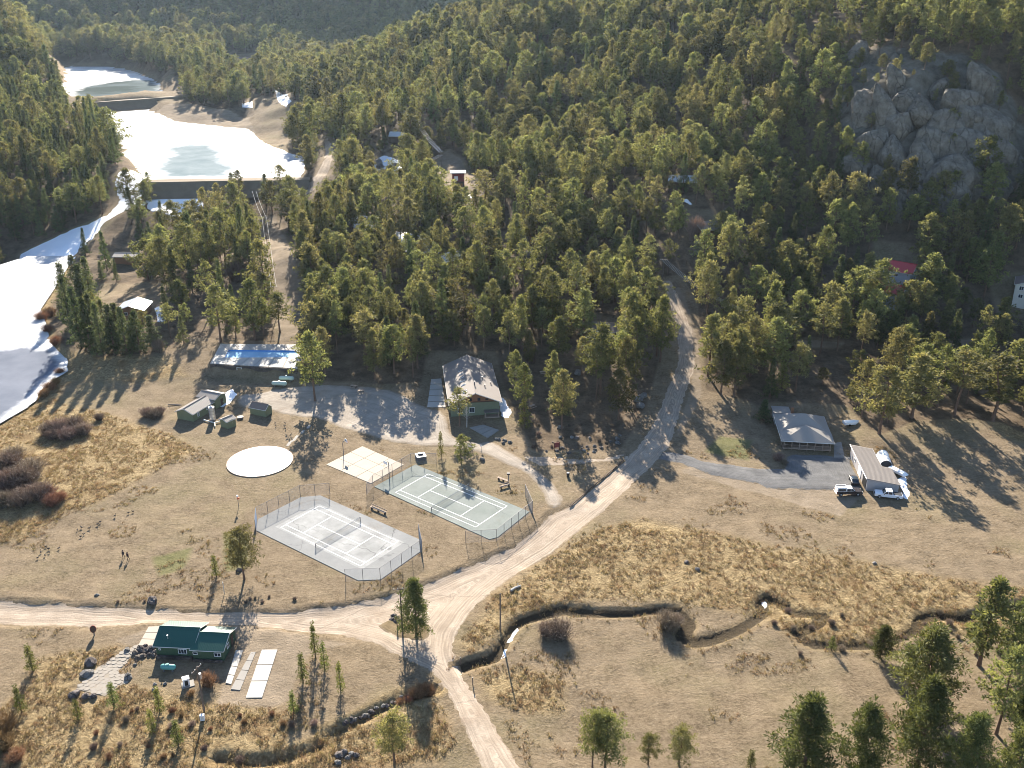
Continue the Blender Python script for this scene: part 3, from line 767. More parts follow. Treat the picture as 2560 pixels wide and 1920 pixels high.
post_me = MB().tube([(0, 0, -.3), (0, 0, 3.02)], .05, 6).mesh('post'); post_me.materials.append(M['metalpost'])
def court_fence(label, path, screen=None):
    t = thing('chain_link_fence', label, 'fence', (path[0][0], path[0][1], 0), 0, 'chain link fences round the tennis courts')
    o3 = Vector((path[0][0], path[0][1], 0)); wires = MB(); rail = MB()
    for i in range(len(path) - 1):
        a, b = Vector((*path[i], 0)) - o3, Vector((*path[i + 1], 0)) - o3
        L = (b - a).length; k = max(1, round(L / 3.0))
        for j in range(k + (i == len(path) - 2)):
            p = bpy.data.objects.new('post', post_me); COL.objects.link(p); p.parent = t; q = a + (b - a) * j / k; p.location = q
        rail.tube([a + Vector((0, 0, 3.0)), b + Vector((0, 0, 3.0))], .035, 5); u = (b - a).normalized()
        st = .24; hgt = 2.95
        x = -hgt
        while x < L:
            for sgn in (1, -1):
                x0, z0, x1, z1 = (x, .05, x + hgt, hgt) if sgn > 0 else (x, hgt, x + hgt, .05)
                if x0 < 0: z0 = z0 + (z1 - z0) * (0 - x0) / (x1 - x0); x0 = 0
                if x1 > L: z1 = z0 + (z1 - z0) * (L - x0) / (x1 - x0); x1 = L
                if x1 > x0: wires.tube([a + u * x0 + Vector((0, 0, z0)), a + u * x1 + Vector((0, 0, z1))], .0085, 3, False)
            x += st
        if screen == i:
            n = u.cross(Vector((0, 0, 1))) * .06
            MB().slab(a + n + Vector((0, 0, .1)), b + n + Vector((0, 0, .1)), b + n + Vector((0, 0, 2.9)), a + n + Vector((0, 0, 2.9)), .02).obj('windscreen', M['tarp'], t)
    rail.obj('top_rail', M['metalpost'], t)
    o = wires.obj('wire_mesh', M['wire'], t); o['kind'] = 'stuff'
court_fence('chain link fence behind the pale grey court with one blue screen panel', [(-54.3,166.4),(-55.4,171.3),(-47.9,180.8),(-41.4,181.8)], 0)
court_fence('chain link fence at the near end of the pale grey court beside the road', [(-32.3,148.5),(-25.6,148.9),(-18.4,158.9),(-19.6,164.7)])
court_fence('chain link fence between the green court and the basketball pad', [(-33.0,181.6),(-32.1,185.4),(-24.4,196.1),(-18.3,196.2)])
court_fence('chain link fence at the near end of the green court by the road bend', [(-9.6,162.0),(-3.2,162.6),(4.5,174.0),(3.0,181.2)])

t = thing('ice_rink', 'round white ice rink on the dry meadow', 'ice rink', (RINK[0], RINK[1], .05))
ring = [(math.cos(a) * RINK[2], math.sin(a) * RINK[2]) for a in np.linspace(0, 2 * math.pi, 64, False)]
MB().prism(ring, -.3, .10).obj('ice_surface', M['rink'], t)
mb = MB()
for i in range(64):
    a = i / 64 * 2 * math.pi
    mb.box((math.cos(a) * (RINK[2] + .09), math.sin(a) * (RINK[2] + .09), .0), (.16, RINK[2] * .0985, .26), a)
mb.obj('rim', M['wood'], t)
t = thing('basketball_pad', 'pale square concrete basketball pad beside the green court', 'basketball court', (-35.3, 196, 0))
pad = [(-44.95,195.98),(-37.61,205.63),(-26.08,195.98),(-32.78,186.78)]
def lerp2(a, b, k): return (a[0] + (b[0] - a[0]) * k, a[1] + (b[1] - a[1]) * k)
for i in range(3):
    for j in range(3):
        P = lambda a, b: lerp2(lerp2(pad[0], pad[1], a), lerp2(pad[3], pad[2], a), b)
        g = .004
        q = [P(i / 3 + g, j / 3 + g), P(i / 3 + g, (j + 1) / 3 - g), P((i + 1) / 3 - g, (j + 1) / 3 - g), P((i + 1) / 3 - g, j / 3 + g)]
        MB().prism([(x + 35.3, y - 196) for x, y in q], -.1, .08 + .004 * ((i * 7 + j * 5) % 3)).obj('concrete_panel', M['pad'], t)
def hoop(base, rz, label):
    t = thing('basketball_hoop', label, 'basketball hoop', (base[0], base[1], 0.05), rz, 'basketball hoops on the pale pad')
    MB().tube([(0, 0, -.2), (0, 0, 3.2), (0, -.25, 3.55), (0, -.9, 3.65)], .09, 8).obj('pole', M['metalpost'], t)
    fan = [(math.cos(a) * .72, 3.45 + math.sin(a) * .58) for a in np.linspace(-.5, math.pi + .5, 14)]
    MB().extrude_y(fan, -.98, -.93).obj('backboard', M['white'], t)
    mb = MB(); mb.tube([(math.cos(a) * .24, -1.28 + math.sin(a) * .24, 3.05) for a in np.linspace(0, 2 * math.pi, 13)], .025, 5); mb.obj('rim', M['orange'], t)
h1, h2 = at_z(859, 1137, 0), at_z(973, 1187, 0)
hoop(h1, R(130), 'basketball hoop at the far edge of the pale pad nearest the ice rink'); hoop(h2, R(-42), 'basketball hoop between the pale pad and the green court fence')

# ------------------------------------------------------------------ building kit
def win(parent, p, rz, w, h, bars=1, fm='white'):
    """window facing local -y at p, turned rz about z"""
    f = MB(); b = .07
    for x, z, sx, sz in ((0, h / 2 - b / 2, w, b), (0, -h / 2 + b / 2, w, b), (-w / 2 + b / 2, 0, b, h - 2 * b), (w / 2 - b / 2, 0, b, h - 2 * b)): f.box((x, 0, z), (sx, .1, sz))
    for i in range(bars): f.box((-w / 2 + w * (i + 1) / (bars + 1), 0, 0), (b * .8, .09, h - 2 * b))
    o = f.obj('window', M[fm], parent); o.location = p; o.rotation_euler = (0, 0, rz)
    MB().box((0, .01, 0), (w - 2 * b, .05, h - 2 * b)).obj('pane', M['glass'], o)
    return o
def door(parent, p, rz, w=.95, h=2.05, m='darkwood'):
    o = MB().box((0, 0, h / 2), (w, .09, h)).obj('door', M[m], parent); o.location = p; o.rotation_euler = (0, 0, rz)
    MB().box((w * .36, -.08, h * .5), (.1, .08, .1)).obj('handle', M['silver'], o)
def side_pt(side, W, L, pos, z):
    e = .035
    return {'-y': ((pos, -L / 2 - e, z), 0), '+y': ((pos, L / 2 + e, z), math.pi), '+x': ((W / 2 + e, pos, z), math.pi / 2), '-x': ((-W / 2 - e, pos, z), -math.pi / 2)}[side]
def gable(root, off, rz, W, L, eave, ridge, over, wm, rm, wins=(), doors=(), ribs=.6, gable_m=None, base=.25, over_y=None, trim='trim'):
    """ridge along local y; parts go straight under root"""
    over_y = over if over_y is None else over_y
    X = Matrix.Translation((off[0], off[1], 0)) @ Matrix.Rotation(rz, 4, 'Z')
    def put(o): o.matrix_local = X @ o.matrix_basis; return o
    k = (ridge - eave) / (W / 2)
    wall = put(MB().extrude_y([(-W / 2, -base), (W / 2, -base), (W / 2, eave - .04), (0, ridge - .05), (-W / 2, eave - .04)], -L / 2, L / 2).obj('wall', M[wm], root))
    sid = MB()
    for y in np.arange(-L / 2 + .3, L / 2, .4):
        for s in (-1, 1): sid.box((s * (W / 2 + .012), y, eave / 2 - .1), (.03, .05, eave - .1))
    for x in np.arange(-W / 2 + .25, W / 2, .4):
        for s in (-1, 1):
            zt = ridge - abs(x) * k - .1; sid.box((x, s * (L / 2 + .012), zt / 2), (.05, .03, zt))
    o = put(sid.obj('siding_batten', M[wm], root)); o['kind'] = 'stuff'
    mb = MB(); yl = L / 2 + over_y; t = .14
    for s in (-1, 1):
        e = Vector((s * (W / 2 + over), 0, eave - over * k)); r = Vector((0, 0, ridge)); up = Vector((0, 0, .02))
        mb.slab(e + Vector((0, -yl, 0)) + up, r + Vector((0, -yl, 0)) + up, r + Vector((0, yl, 0)) + up, e + Vector((0, yl, 0)) + up, t)
        if ribs:
            for y in np.arange(-yl + .1, yl, ribs): mb.tube([e + Vector((0, y, .05)), r + Vector((0, y, .03))], .016, 3, False)
    roof = put(mb.obj('roof', M[rm], root))
    mb = MB(); mb.tube([(0, -yl, ridge + .06), (0, yl, ridge + .06)], .11, 5); put(mb.obj('ridge_cap', M[rm], root))
    mb = MB()
    for s in (-1, 1):
        for q in (-1, 1):
            e = Vector((s * (W / 2 + over), q * (yl + .025), eave - over * k - .09)); r = Vector((0, q * (yl + .025), ridge - .09)); mb.tube([e, r], .085, 4)
        mb.tube([(s * (W / 2 + over + .02), -yl, eave - over * k - .08), (s * (W / 2 + over + .02), yl, eave - over * k - .08)], .075, 4)
    put(mb.obj('fascia', M[trim], root))
    for side, pos, z, w, h, bars in wins:
        p, a = side_pt(side, W, L, pos, z); put(win(root, p, a, w, h, bars))
    for side, pos, m in doors:
        p, a = side_pt(side, W, L, pos, 0); d0 = len(root.children); door(root, p, a, m=m)
        for c in root.children:
            if c.name.startswith('door') and not c.get('_p'): c['_p'] = 1; put(c)
    return wall

# green house by the road
gh = thing('green_house', 'small green house with two joined green metal roofs below the dirt road', 'house', (-54.9, 129.45, 0), R(-4))
gable(gh, (-2.95, .25), R(-90), 6.3, 6.5, 2.55, 3.95, .35, 'greenwall', 'greenroof', [('+x', 1.4, 1.35, 1.5, 1.05, 2), ('+x', -2.6, 1.6, .35, .35, 0)], [('-x', .5, 'darkwood')], .3)
gable(gh, (3.05, -.35), R(-90), 5.9, 5.3, 2.4, 3.55, .3, 'greenwall', 'greenroof', [('+x', 1.7, 1.35, 1.2, .8, 1), ('+x', -2.2, 1.45, .8, .6, 0), ('+y', .6, 1.4, .9, .9, 1)], [('+y', -1.3, 'darkwood')], .3)
mb = MB(); mb.tube([(-4.3, -1.9, 3.1), (-4.3, -1.9, 3.75)], .08, 8); mb.tube([(-4.3, -1.9, 3.7), (-4.3, -1.9, 3.85)], .14, 8); mb.obj('vent_pipe', M['silver'], gh)
mb = MB(); mb.box((-3, -3.35, .28), (6.4, .5, .5)); mb.box((3.0, -3.72, .22), (5.2, .35, .45)); mb.obj('foundation', M['stonewall'], gh)
tp = at_px(422, 1677)
def propane(p, rz, L, r, m, label, group=None):
    t = thing('propane_tank', label, 'propane tank', p, rz, group)
    prof = [(-L / 2, .02), (-L / 2 + r * .25, r * .65), (-L / 2 + r * .7, r * .95), (-L / 2 + r, r), (L / 2 - r, r), (L / 2 - r * .7, r * .95), (L / 2 - r * .25, r * .65), (L / 2, .02)]
    MB().tube([(x, 0, r + .35) for x, _ in prof], [q for _, q in prof], 16).obj('tank_body', M[m], t, True)
    MB().tube([(0, 0, 2 * r + .3), (0, 0, 2 * r + .55)], .22, 12).obj('valve_dome', M[m], t)
    for x in (-L * .28, L * .28): MB().box((x, 0, .25), (.25, r * 1.2, .55)).obj('foot', M['metalpost'], t)
propane(tp, R(-4), 2.7, .48, 'tealtank', 'teal propane tank behind the green house')
cp = at_px(470, 1712)
t = thing('generator_cabinet', 'white metal cabinet on a small slab behind the green house', 'cabinet', cp, R(25))
MB().box((0, 0, .06), (2.0, 1.6, .2)).obj('base_slab', M['concrete'], t)
MB().box((-.2, 0, .82), (1.05, .85, 1.35)).obj('housing', M['white'], t, bevel=.05); MB().box((-.2, -.44, .75), (.5, .04, 1.0)).obj('louvre', M['black'], t); MB().box((-.2, 0, 1.53), (1.15, .95, .08)).obj('lid', M['white'], t)
def slabs(name, label, poly_px, n, m, cat):
    a, b, c, d = [Vector(at_px(*p)) for p in poly_px]; t = thing(name, label, cat, a)
    for i in range(n):
        k0, k1 = i / n + .008, (i + 1) / n - .008
        q = [a.lerp(d, k0), b.lerp(c, k0), b.lerp(c, k1), a.lerp(d, k1)]; z = max(p.z for p in q)
        MB().prism([(p.x - a.x, p.y - a.y) for p in q], -.2 + z - a.z, .08 + z - a.z + .006 * (i % 2)).obj('concrete_panel', M[m], t)
slabs('concrete_apron', 'long bright concrete slab right of the green house', [(655,1624),(694,1624),(655,1746),(614,1746)], 3, 'whiteconcrete', 'slab')
slabs('concrete_path', 'narrow concrete strip along the end of the green house', [(590,1625),(608,1626),(578,1712),(564,1709)], 4, 'whiteconcrete', 'path')
slabs('concrete_path', 'worn faint concrete strip beside the long bright slab', [(628,1630),(640,1630),(600,1727),(577,1725)], 4, 'concrete', 'path')
slabs('concrete_apron', 'pale concrete apron at the end wall of the green house nearest the meadow', [(372,1567),(404,1567),(392,1618),(346,1614)], 3, 'pad', 'slab')
# flagstone patio: each stone its own piece
pat = pw([(345,1612),(392,1618),(330,1640),(300,1672),(285,1690),(328,1683),(318,1705),(300,1715),(262,1740),(190,1724),(215,1700),(245,1668),(270,1655),(310,1628)])
t = thing('flagstone_patio', 'pale flagstone terrace winding down from the green house', 'patio', (pat[0][0], pat[0][1], gz(*pat[0])))
px0 = np.array(pat); mn, mx = px0.min(0), px0.max(0); rr = random.Random(3); nst = 0
a0_ = Vector((pat[0][0], pat[0][1], t.location.z))
PB = densify(pat, .8)
V_, _, F_, *_ = delaunay_2d_cdt([Vector(p) for p in PB], [(i, (i + 1) % len(PB)) for i in range(len(PB))], [list(range(len(PB)))], 1, 1e-4)
mb = MB(); mb.add([(p.x - a0_.x, p.y - a0_.y, gz(p.x, p.y) - a0_.z + .05) for p in V_], [tuple(f) for f in F_]); mb.obj('mortar_bed', M['bedsand'], t)
for gy_ in np.arange(mn[1], mx[1], .80):
    for gx_ in np.arange(mn[0], mx[0], .92):
        x, y = gx_ + rr.uniform(-.12, .12) + (.46 if int(gy_ / .80) % 2 else 0), gy_ + rr.uniform(-.1, .1)
        if not inside(np.array([x]), np.array([y]), pat)[0]: continue
        k = rr.randint(5, 7); a0 = rr.uniform(0, 6)
        q = [(x + math.cos(a0 + i * 2 * math.pi / k) * .54 * rr.uniform(.88, 1.1), y + math.sin(a0 + i * 2 * math.pi / k) * .47 * rr.uniform(.88, 1.1)) for i in range(k)]
        z = gz(x, y) - t.location.z
        MB().prism([(a - pat[0][0], b - pat[0][1]) for a, b in q], z - .1, z + .09 + rr.uniform(0, .03)).obj('flagstone', M['flag'], t); nst += 1

# olive shed with taller annex, two small sheds, silver tank
osd = thing('olive_shed', 'long olive shed with tan metal roof and taller block at one end', 'shed', (-85.4, 225.0, -.15), R(-21.9))
gable(osd, (0, 0), 0, 5.3, 8.6, 2.35, 3.45, .3, 'olivewall', 'tanroof', [('+x', -2.2, 1.3, .7, 1.1, 1), ('+x', 1.4, 1.5, .8, .8, 1)], [('+x', 3.2, 'darkwood')], .5)
gable(osd, (.15, 6.6), R(90), 4.5, 5.9, 3.0, 3.75, .25, 'olivewall', 'tanroof', [], [('-y', .4, 'darkwood')], .5)
sa = thing('small_shed', 'small square olive shed with tan roof beside the silver tank', 'shed', (-74.6, 217.6, 0), R(-37))
gable(sa, (0, 0), 0, 2.8, 2.8, 2.0, 2.5, .2, 'olivewall', 'tanroof', [], [('+x', 0, 'olivewall')], .5)
sb = thing('small_shed', 'grey green shed with brown roof on the edge of the gravel lot', 'shed', (-67.9, 225.3, 0), R(-22))
gable(sb, (0, 0), R(90), 2.9, 5.0, 1.95, 2.95, .15, 'olivewall', 'brownroof', [], [('+y', 0, 'olivewall')], 0)
t = thing('silver_tank', 'upright silver cylinder standing against the olive shed', 'tank', (-79.8, 221.2, -.1))
MB().tube([(0, 0, 0), (0, 0, 3.7)], .78, 20).obj('tank_body', M['silver'], t)
mb = MB()
for z in (.1, .9, 1.8, 2.7, 3.6): mb.tube([(math.cos(a) * .8, math.sin(a) * .8, z) for a in np.linspace(0, 2 * math.pi, 21)], .035, 4)
mb.obj('hoop_band', M['metalpost'], t); MB().tube([(0, 0, 3.7), (0, 0, 3.85), (0, 0, 4.05)], [.6, .5, .1], 16).obj('cap', M['silver'], t)
mb = MB()
for a, b in (((-2.3, -.6), (1.2, -2.4)), ((1.2, -2.4), (3.3, -.7)), ((1.2, -2.4), (1.9, -4.4))): mb.tube([(a[0], a[1], .25), (b[0], b[1], .25)], .17, 6)
mb.obj('pipe', M['trim'], t)

# swimming pool terrace
t = thing('swimming_pool', 'long blue frozen swimming pool set in a pale concrete terrace', 'swimming pool', (-76, 258, 3.6), 0)
L_ = lambda x, y: (x + 76, y - 258)
pl, po = [L_(-86.2, 256.2), L_(-63.5, 256.6), L_(-64.5, 262.0), L_(-86.9, 262.6)], [L_(-89.2, 251.7), L_(-62.6, 247.9), L_(-66.9, 267.2), L_(-90.8, 267.8)]
for i in range(4):
    j = (i + 1) % 4; n = 6 if i % 2 == 0 else 2
    for k in range(n):
        a, b, c, d = (lerp2(po[i], po[j], k / n + .003), lerp2(po[i], po[j], (k + 1) / n - .003), lerp2(pl[i], pl[j], (k + 1) / n - .003), lerp2(pl[i], pl[j], k / n + .003))
        MB().prism([a, b, c, d], -.25, .06 + .005 * (k % 2)).obj('deck_panel', M['whiteconcrete'], t)
MB().prism(pl, -1.8, -.35).obj('pool_ice', M['poolblue'], t)
mb = MB()
for i in range(4):
    j = (i + 1) % 4; a, b = Vector((*pl[i], 0)), Vector((*pl[j], 0)); mb.slab(a + Vector((0, 0, -1.5)), b + Vector((0, 0, -1.5)), b + Vector((0, 0, .02)), a + Vector((0, 0, .02)), .06)
mb.obj('pool_side', M['poolwall'], t)
t = thing('retaining_wall', 'dark stone retaining wall with a doorway holding up the pool terrace', 'wall', (-89.1, 251.4, 0), math.atan2(-3.8, 26.6))
WL = 26.8
mb = MB(); mb.box((4.2, -.02, 1.7), (8.4, .5, 3.7)); mb.box((18.3, -.02, 1.7), (17.0, .5, 3.7)); mb.box((9.1, -.02, 3.25), (1.4, .5, .6)); mb.obj('wall_face', M['stonewall'], t)
rr = random.Random(5)
for z in np.arange(.3, 3.3, .62):
    x = .2
    while x < WL - 1:
        w = rr.uniform(.7, 1.3)
        if not (8.0 < x + w / 2 < 10.2): MB().box((x + w / 2, -.3, z + .3), (w - .07, .2 + rr.uniform(0, .12), .54)).obj('stone', M['stonewall'], t)
        x += w
mb = MB()
for x in (8.35, 9.85): mb.box((x, -.4, 1.5), (.16, .2, 3.0))
mb.box((9.1, -.4, 3.06), (1.66, .2, .16)); mb.obj('door_frame', M['trim'], t)
MB().box((9.1, .1, 1.4), (1.3, .06, 2.7)).obj('door', M['black'], t)
propane(at_px(699, 966), R(-6), 4.6, .62, 'tank', 'pale green propane tank, nearer of the two below the pool terrace')
propane(at_px(717, 953), R(-4), 4.6, .62, 'tank', 'pale green propane tank, farther of the two and closest to the pool wall')

# lodge
ld = thing('lodge', 'large lodge with taupe gable roof and brown timber gable above green walls', 'lodge', (-11.4, 235.4, .3), R(7.2))
gable(ld, (0, 0), 0, 13.0, 25.2, 4.35, 7.1, .65, 'lodgewall', 'lodgeroof',
      [('-y', -.9, 1.75, 1.5, 1.5, 1), ('-y', -4.0, 1.75, 1.3, 1.3, 1), ('+x', -5, 2.2, 1.2, 1.2, 1), ('+x', 2, 2.2, 1.2, 1.2, 1), ('-x', -6, 2.2, 1.2, 1.2, 1), ('-x', -2, 2.2, 1.2, 1.2, 1), ('-x', 4, 2.2, 1.2, 1.2, 1)], [('-x', 1.0, 'brownwall')], 0, over_y=1.3)
MB().extrude_y([(-6.3, 4.1), (6.3, 4.1), (0, 6.92)], -12.86, -12.66).obj('gable_boarding', M['brownwall'], ld)
for x in (-1.3, 1.0, 3.1): win(ld, (x, -12.9, 4.9 if x != 3.1 else 4.75), 0, .8, .85 if x != 3.1 else .5, 0, 'darkwood')
mb = MB(); mb.box((0, -12.95, 4.15), (12.7, .12, .22)); mb.obj('gable_beam', M['darkwood'], ld)
k = (7.1 - 4.35) / 6.5
for y in (-10.6, -9.6, -5.6, -3.0, -.4, 2.0, 4.6):                       # skylights along one slope
    x = -2.6; z = 7.1 - abs(x) * k
    o = MB().box((0, 0, 0), (1.25, .42, .14)).obj('skylight', M['white'], ld); o.location = (x, y, z + .12); o.rotation_euler = (0, -math.atan(k), 0)
    MB().box((0, 0, .08), (1.05, .26, .03)).obj('pane', M['glass'], o)
for (x, y, h) in ((.3, -8.0, 1.0), (3.2, -6.6, .55), (3.0, -1.4, .55), (2.6, 3.5, .8), (5.2, -3.2, .5)):
    z = 7.1 - abs(x) * k; mb = MB(); mb.tube([(x, y, z - .1), (x, y, z + h)], .14, 8); mb.tube([(x, y, z + h), (x, y, z + h + .12)], .22, 8); mb.obj('vent_pipe', M['metalpost'], ld)
MB().box((4.3, -13.7, 1.6), (4.0, 1.9, .12)).obj('porch_roof', M['lodgeroof'], ld)
for x in (2.5, 6.1): MB().box((x, -14.5, .75), (.16, .16, 1.6)).obj('porch_post', M['wood'], ld)
mb = MB(); mb.box((4.3, -13.7, .12), (4.0, 1.9, .3)); mb.obj('porch_deck', M['wood'], ld)
slabs('concrete_patio', 'concrete patio in the shade of the lodge gable', [(1174,1070),(1207,1062),(1248,1076),(1220,1096)], 3, 'concrete', 'patio')
slabs('concrete_terrace', 'sunlit pale concrete terrace along the lodge side wall', [(1068,1019),(1114,1019),(1103,948),(1078,948)], 5, 'whiteconcrete', 'terrace')

# hip roofed house
hh = thing('hip_roof_house', 'tan hip roofed house with a railed timber porch', 'house', (74.2, 210.6, .05), R(-7))
MB().box((0.2, 1.9, 1.3), (11.2, 9.8, 2.9)).obj('wall', M['taupewall'], hh)
def hip(x0, y0, x1, y1, z, ax0, ay0, ax1, ay1, az, t=.16):
    mb = MB(); E = [(x0, y0, z), (x1, y0, z), (x1, y1, z), (x0, y1, z)]; A = [(ax0, ay0, az), (ax1, ay1, az)]
    v = E + A + [(x, y, q - t) for x, y, q in E]
    mb.add(v, [(0, 1, 5, 4), (1, 2, 5), (2, 3, 4, 5), (3, 0, 4), (0, 6, 7, 1), (1, 7, 8, 2), (2, 8, 9, 3), (3, 9, 6, 0), (9, 8, 7, 6)]); return mb
hip(-6.4, -3.6, 6.5, 7.4, 2.75, -.6, 2.2, .6, 2.2, 5.7).obj('roof', M['houseroof'], hh)
mb = MB(); v = [(-6.35, -7.8, 2.5), (6.4, -7.8, 2.5), (6.4, -3.4, 3.0), (-6.35, -3.4, 3.0), (0, -2.7, 4.75)]
mb.add(v + [(x, y, z - .16) for x, y, z in v[:4]], [(0, 1, 4), (1, 2, 4), (3, 0, 4), (2, 3, 4), (0, 5, 6, 1), (1, 6, 7, 2), (3, 8, 5, 0), (8, 7, 6, 5)]); mb.obj('porch_roof', M['houseroof'], hh)
mb = MB()
for a, b in (((-6.4, -7.82, 2.42), (6.4, -7.82, 2.42)), ((6.42, -7.8, 2.42), (6.52, 7.4, 2.68)), ((-6.4, -7.8, 2.42), (-6.45, 7.4, 2.68)), ((-6.4, 7.42, 2.68), (6.5, 7.42, 2.68))): mb.tube([a, b], .09, 4)
mb.obj('gutter', M['trim'], hh)
MB().box((-3.9, 9.6, 1.3), (4.0, 5.6, 2.6)).obj('rear_wing', M['taupewall'], hh); MB().slab((-6.3, 7.5, 2.95), (-1.7, 7.5, 2.95), (-1.7, 12.7, 2.65), (-6.3, 12.7, 2.65), .14).obj('rear_roof', M['houseroof'], hh)
MB().box((-1.9, 6.3, 4.6), (.7, .7, 1.6)).obj('chimney', M['brownwall'], hh)
MB().box((0, -5.3, .35), (11.6, 4.4, .25)).obj('porch_deck', M['wood'], hh)
for i in range(7): MB().box((-5.6 + i * 1.87, -7.35, 1.25), (.15, .15, 2.45)).obj('porch_post', M['wood'], hh)
mb = MB(); mb.box((0, -7.36, 1.35), (11.3, .08, .1)); mb.box((0, -7.36, .62), (11.3, .08, .08)); mb.obj('porch_rail', M['wood'], hh)
mb = MB()
for x in np.arange(-5.5, 5.6, .22): mb.box((x, -7.36, .98), (.05, .05, .66))
o = mb.obj('baluster', M['wood'], hh); o['kind'] = 'stuff'
for x in (-4.2, -1.6, 2.2, 4.6): win(hh, (x, -3.04, 1.6), 0, 1.3, 1.2, 1)
door(hh, (.3, -3.05, .45), 0, m='darkwood')
for y in (-.5, 3.5): win(hh, (5.85, y, 1.6), R(90), 1.2, 1.1, 1)
slabs('concrete_path', 'L-shaped concrete walk beside the hip roofed house', [(2086,1108),(2103,1105),(2112,1145),(2085,1146)], 4, 'concrete', 'path')
slabs('concrete_path', 'short concrete strip joining the house walk to the garage', [(2110,1142),(2136,1143),(2134,1150),(2108,1149)], 2, 'concrete', 'path')

# garage
gr = thing('garage', 'L-shaped taupe garage with a single slope tan metal roof', 'garage', (81.1, 183.6, 0), R(-6.5))
fp = [(0, 0), (7.1, 0), (7.1, 7.6), (4.8, 7.6), (4.8, 16.6), (0, 16.6)]
def rz_(x): return 3.2 - x * .16
mb = MB(); n = len(fp)
mb.add([(x, y, -.2) for x, y in fp] + [(x, y, rz_(x) - .06) for x, y in fp], [tuple(range(n, 2 * n))] + [(i, (i + 1) % n, n + (i + 1) % n, n + i) for i in range(n)]); mb.obj('wall', M['taupewall'], gr)
mb = MB(); o = .28
mb.slab((-o, -o, rz_(-o)), (7.1 + o, -o, rz_(7.1 + o)), (7.1 + o, 7.6 + o, rz_(7.1 + o)), (-o, 7.6 + o, rz_(-o)), .12)
mb.slab((-o, 7.6 + o, rz_(-o)), (4.8 + o, 7.6 + o, rz_(4.8 + o)), (4.8 + o, 16.6 + o, rz_(4.8 + o)), (-o, 16.6 + o, rz_(-o)), .12)
for y in np.arange(-.2, 16.8, .5): mb.tube([(-o, y, rz_(-o) + .03), ((7.1 if y < 7.8 else 4.8) + o, y, rz_((7.1 if y < 7.8 else 4.8) + o) + .03)], .022, 3, False)
mb.obj('roof', M['tanroof'], gr)
mb = MB(); mb.tube([(-o - .03, -o, rz_(-o) - .05), (-o - .03, 16.9, rz_(-o) - .05)], .1, 4); mb.tube([(5.1, 7.95, rz_(5.1) - .05), (5.1, 16.9, rz_(5.1) - .05)], .07, 4); mb.obj('fascia', M['white'], gr)
MB().box((-.05, 2.0, 1.25), (.08, 3.0, 2.4)).obj('garage_door', M['black'], gr); MB().box((-.05, 6.8, 1.2), (.08, 2.7, 2.2)).obj('garage_door', M['white'], gr)
win(gr, (-.04, 12, 1.6), R(-90), 1.0, .8, 1)
qh = thing('fabric_shelter', 'white arched fabric shelter beside the garage', 'shelter', (89.6, 194.2, 0), R(-12))
arc = [(math.cos(a) * 1.55, math.sin(a) * 2.1) for a in np.linspace(0, math.pi, 13)]; inn = [(x * .97, z * .97) for x, z in arc]
MB().extrude_y(arc + inn[::-1], 0, 5.6).obj('cover', M['cover'], qh); MB().extrude_y(inn + [(-1.5, 0)], .9, 1.0).obj('end_panel', M['metalpost'], qh)
for y in (0.03, 2.8, 5.57): MB().tube([(x * 1.01, y, z * 1.01) for x, z in arc], .05, 5).obj('hoop', M['silver'], qh)
bt = thing('covered_trailer', 'low white covered trailer behind the garage', 'trailer', at_px(2243, 1186), R(-57))
MB().extrude_y([(-2.4, .5), (2.2, .5), (2.5, .8), (1.6, 1.15), (-2.2, 1.25), (-2.4, .9)], -.8, .8).obj('cover', M['cover'], bt, bevel=.12)
for y in (-.85, .85): MB().tube([(-.3, y - .09, .33), (-.3, y + .09, .33)], .33, 14).obj('wheel', M['tyre'], bt)
MB().tube([(2.3, 0, .5), (3.4, 0, .4)], .06, 6).obj('tow_bar', M['metalpost'], bt)

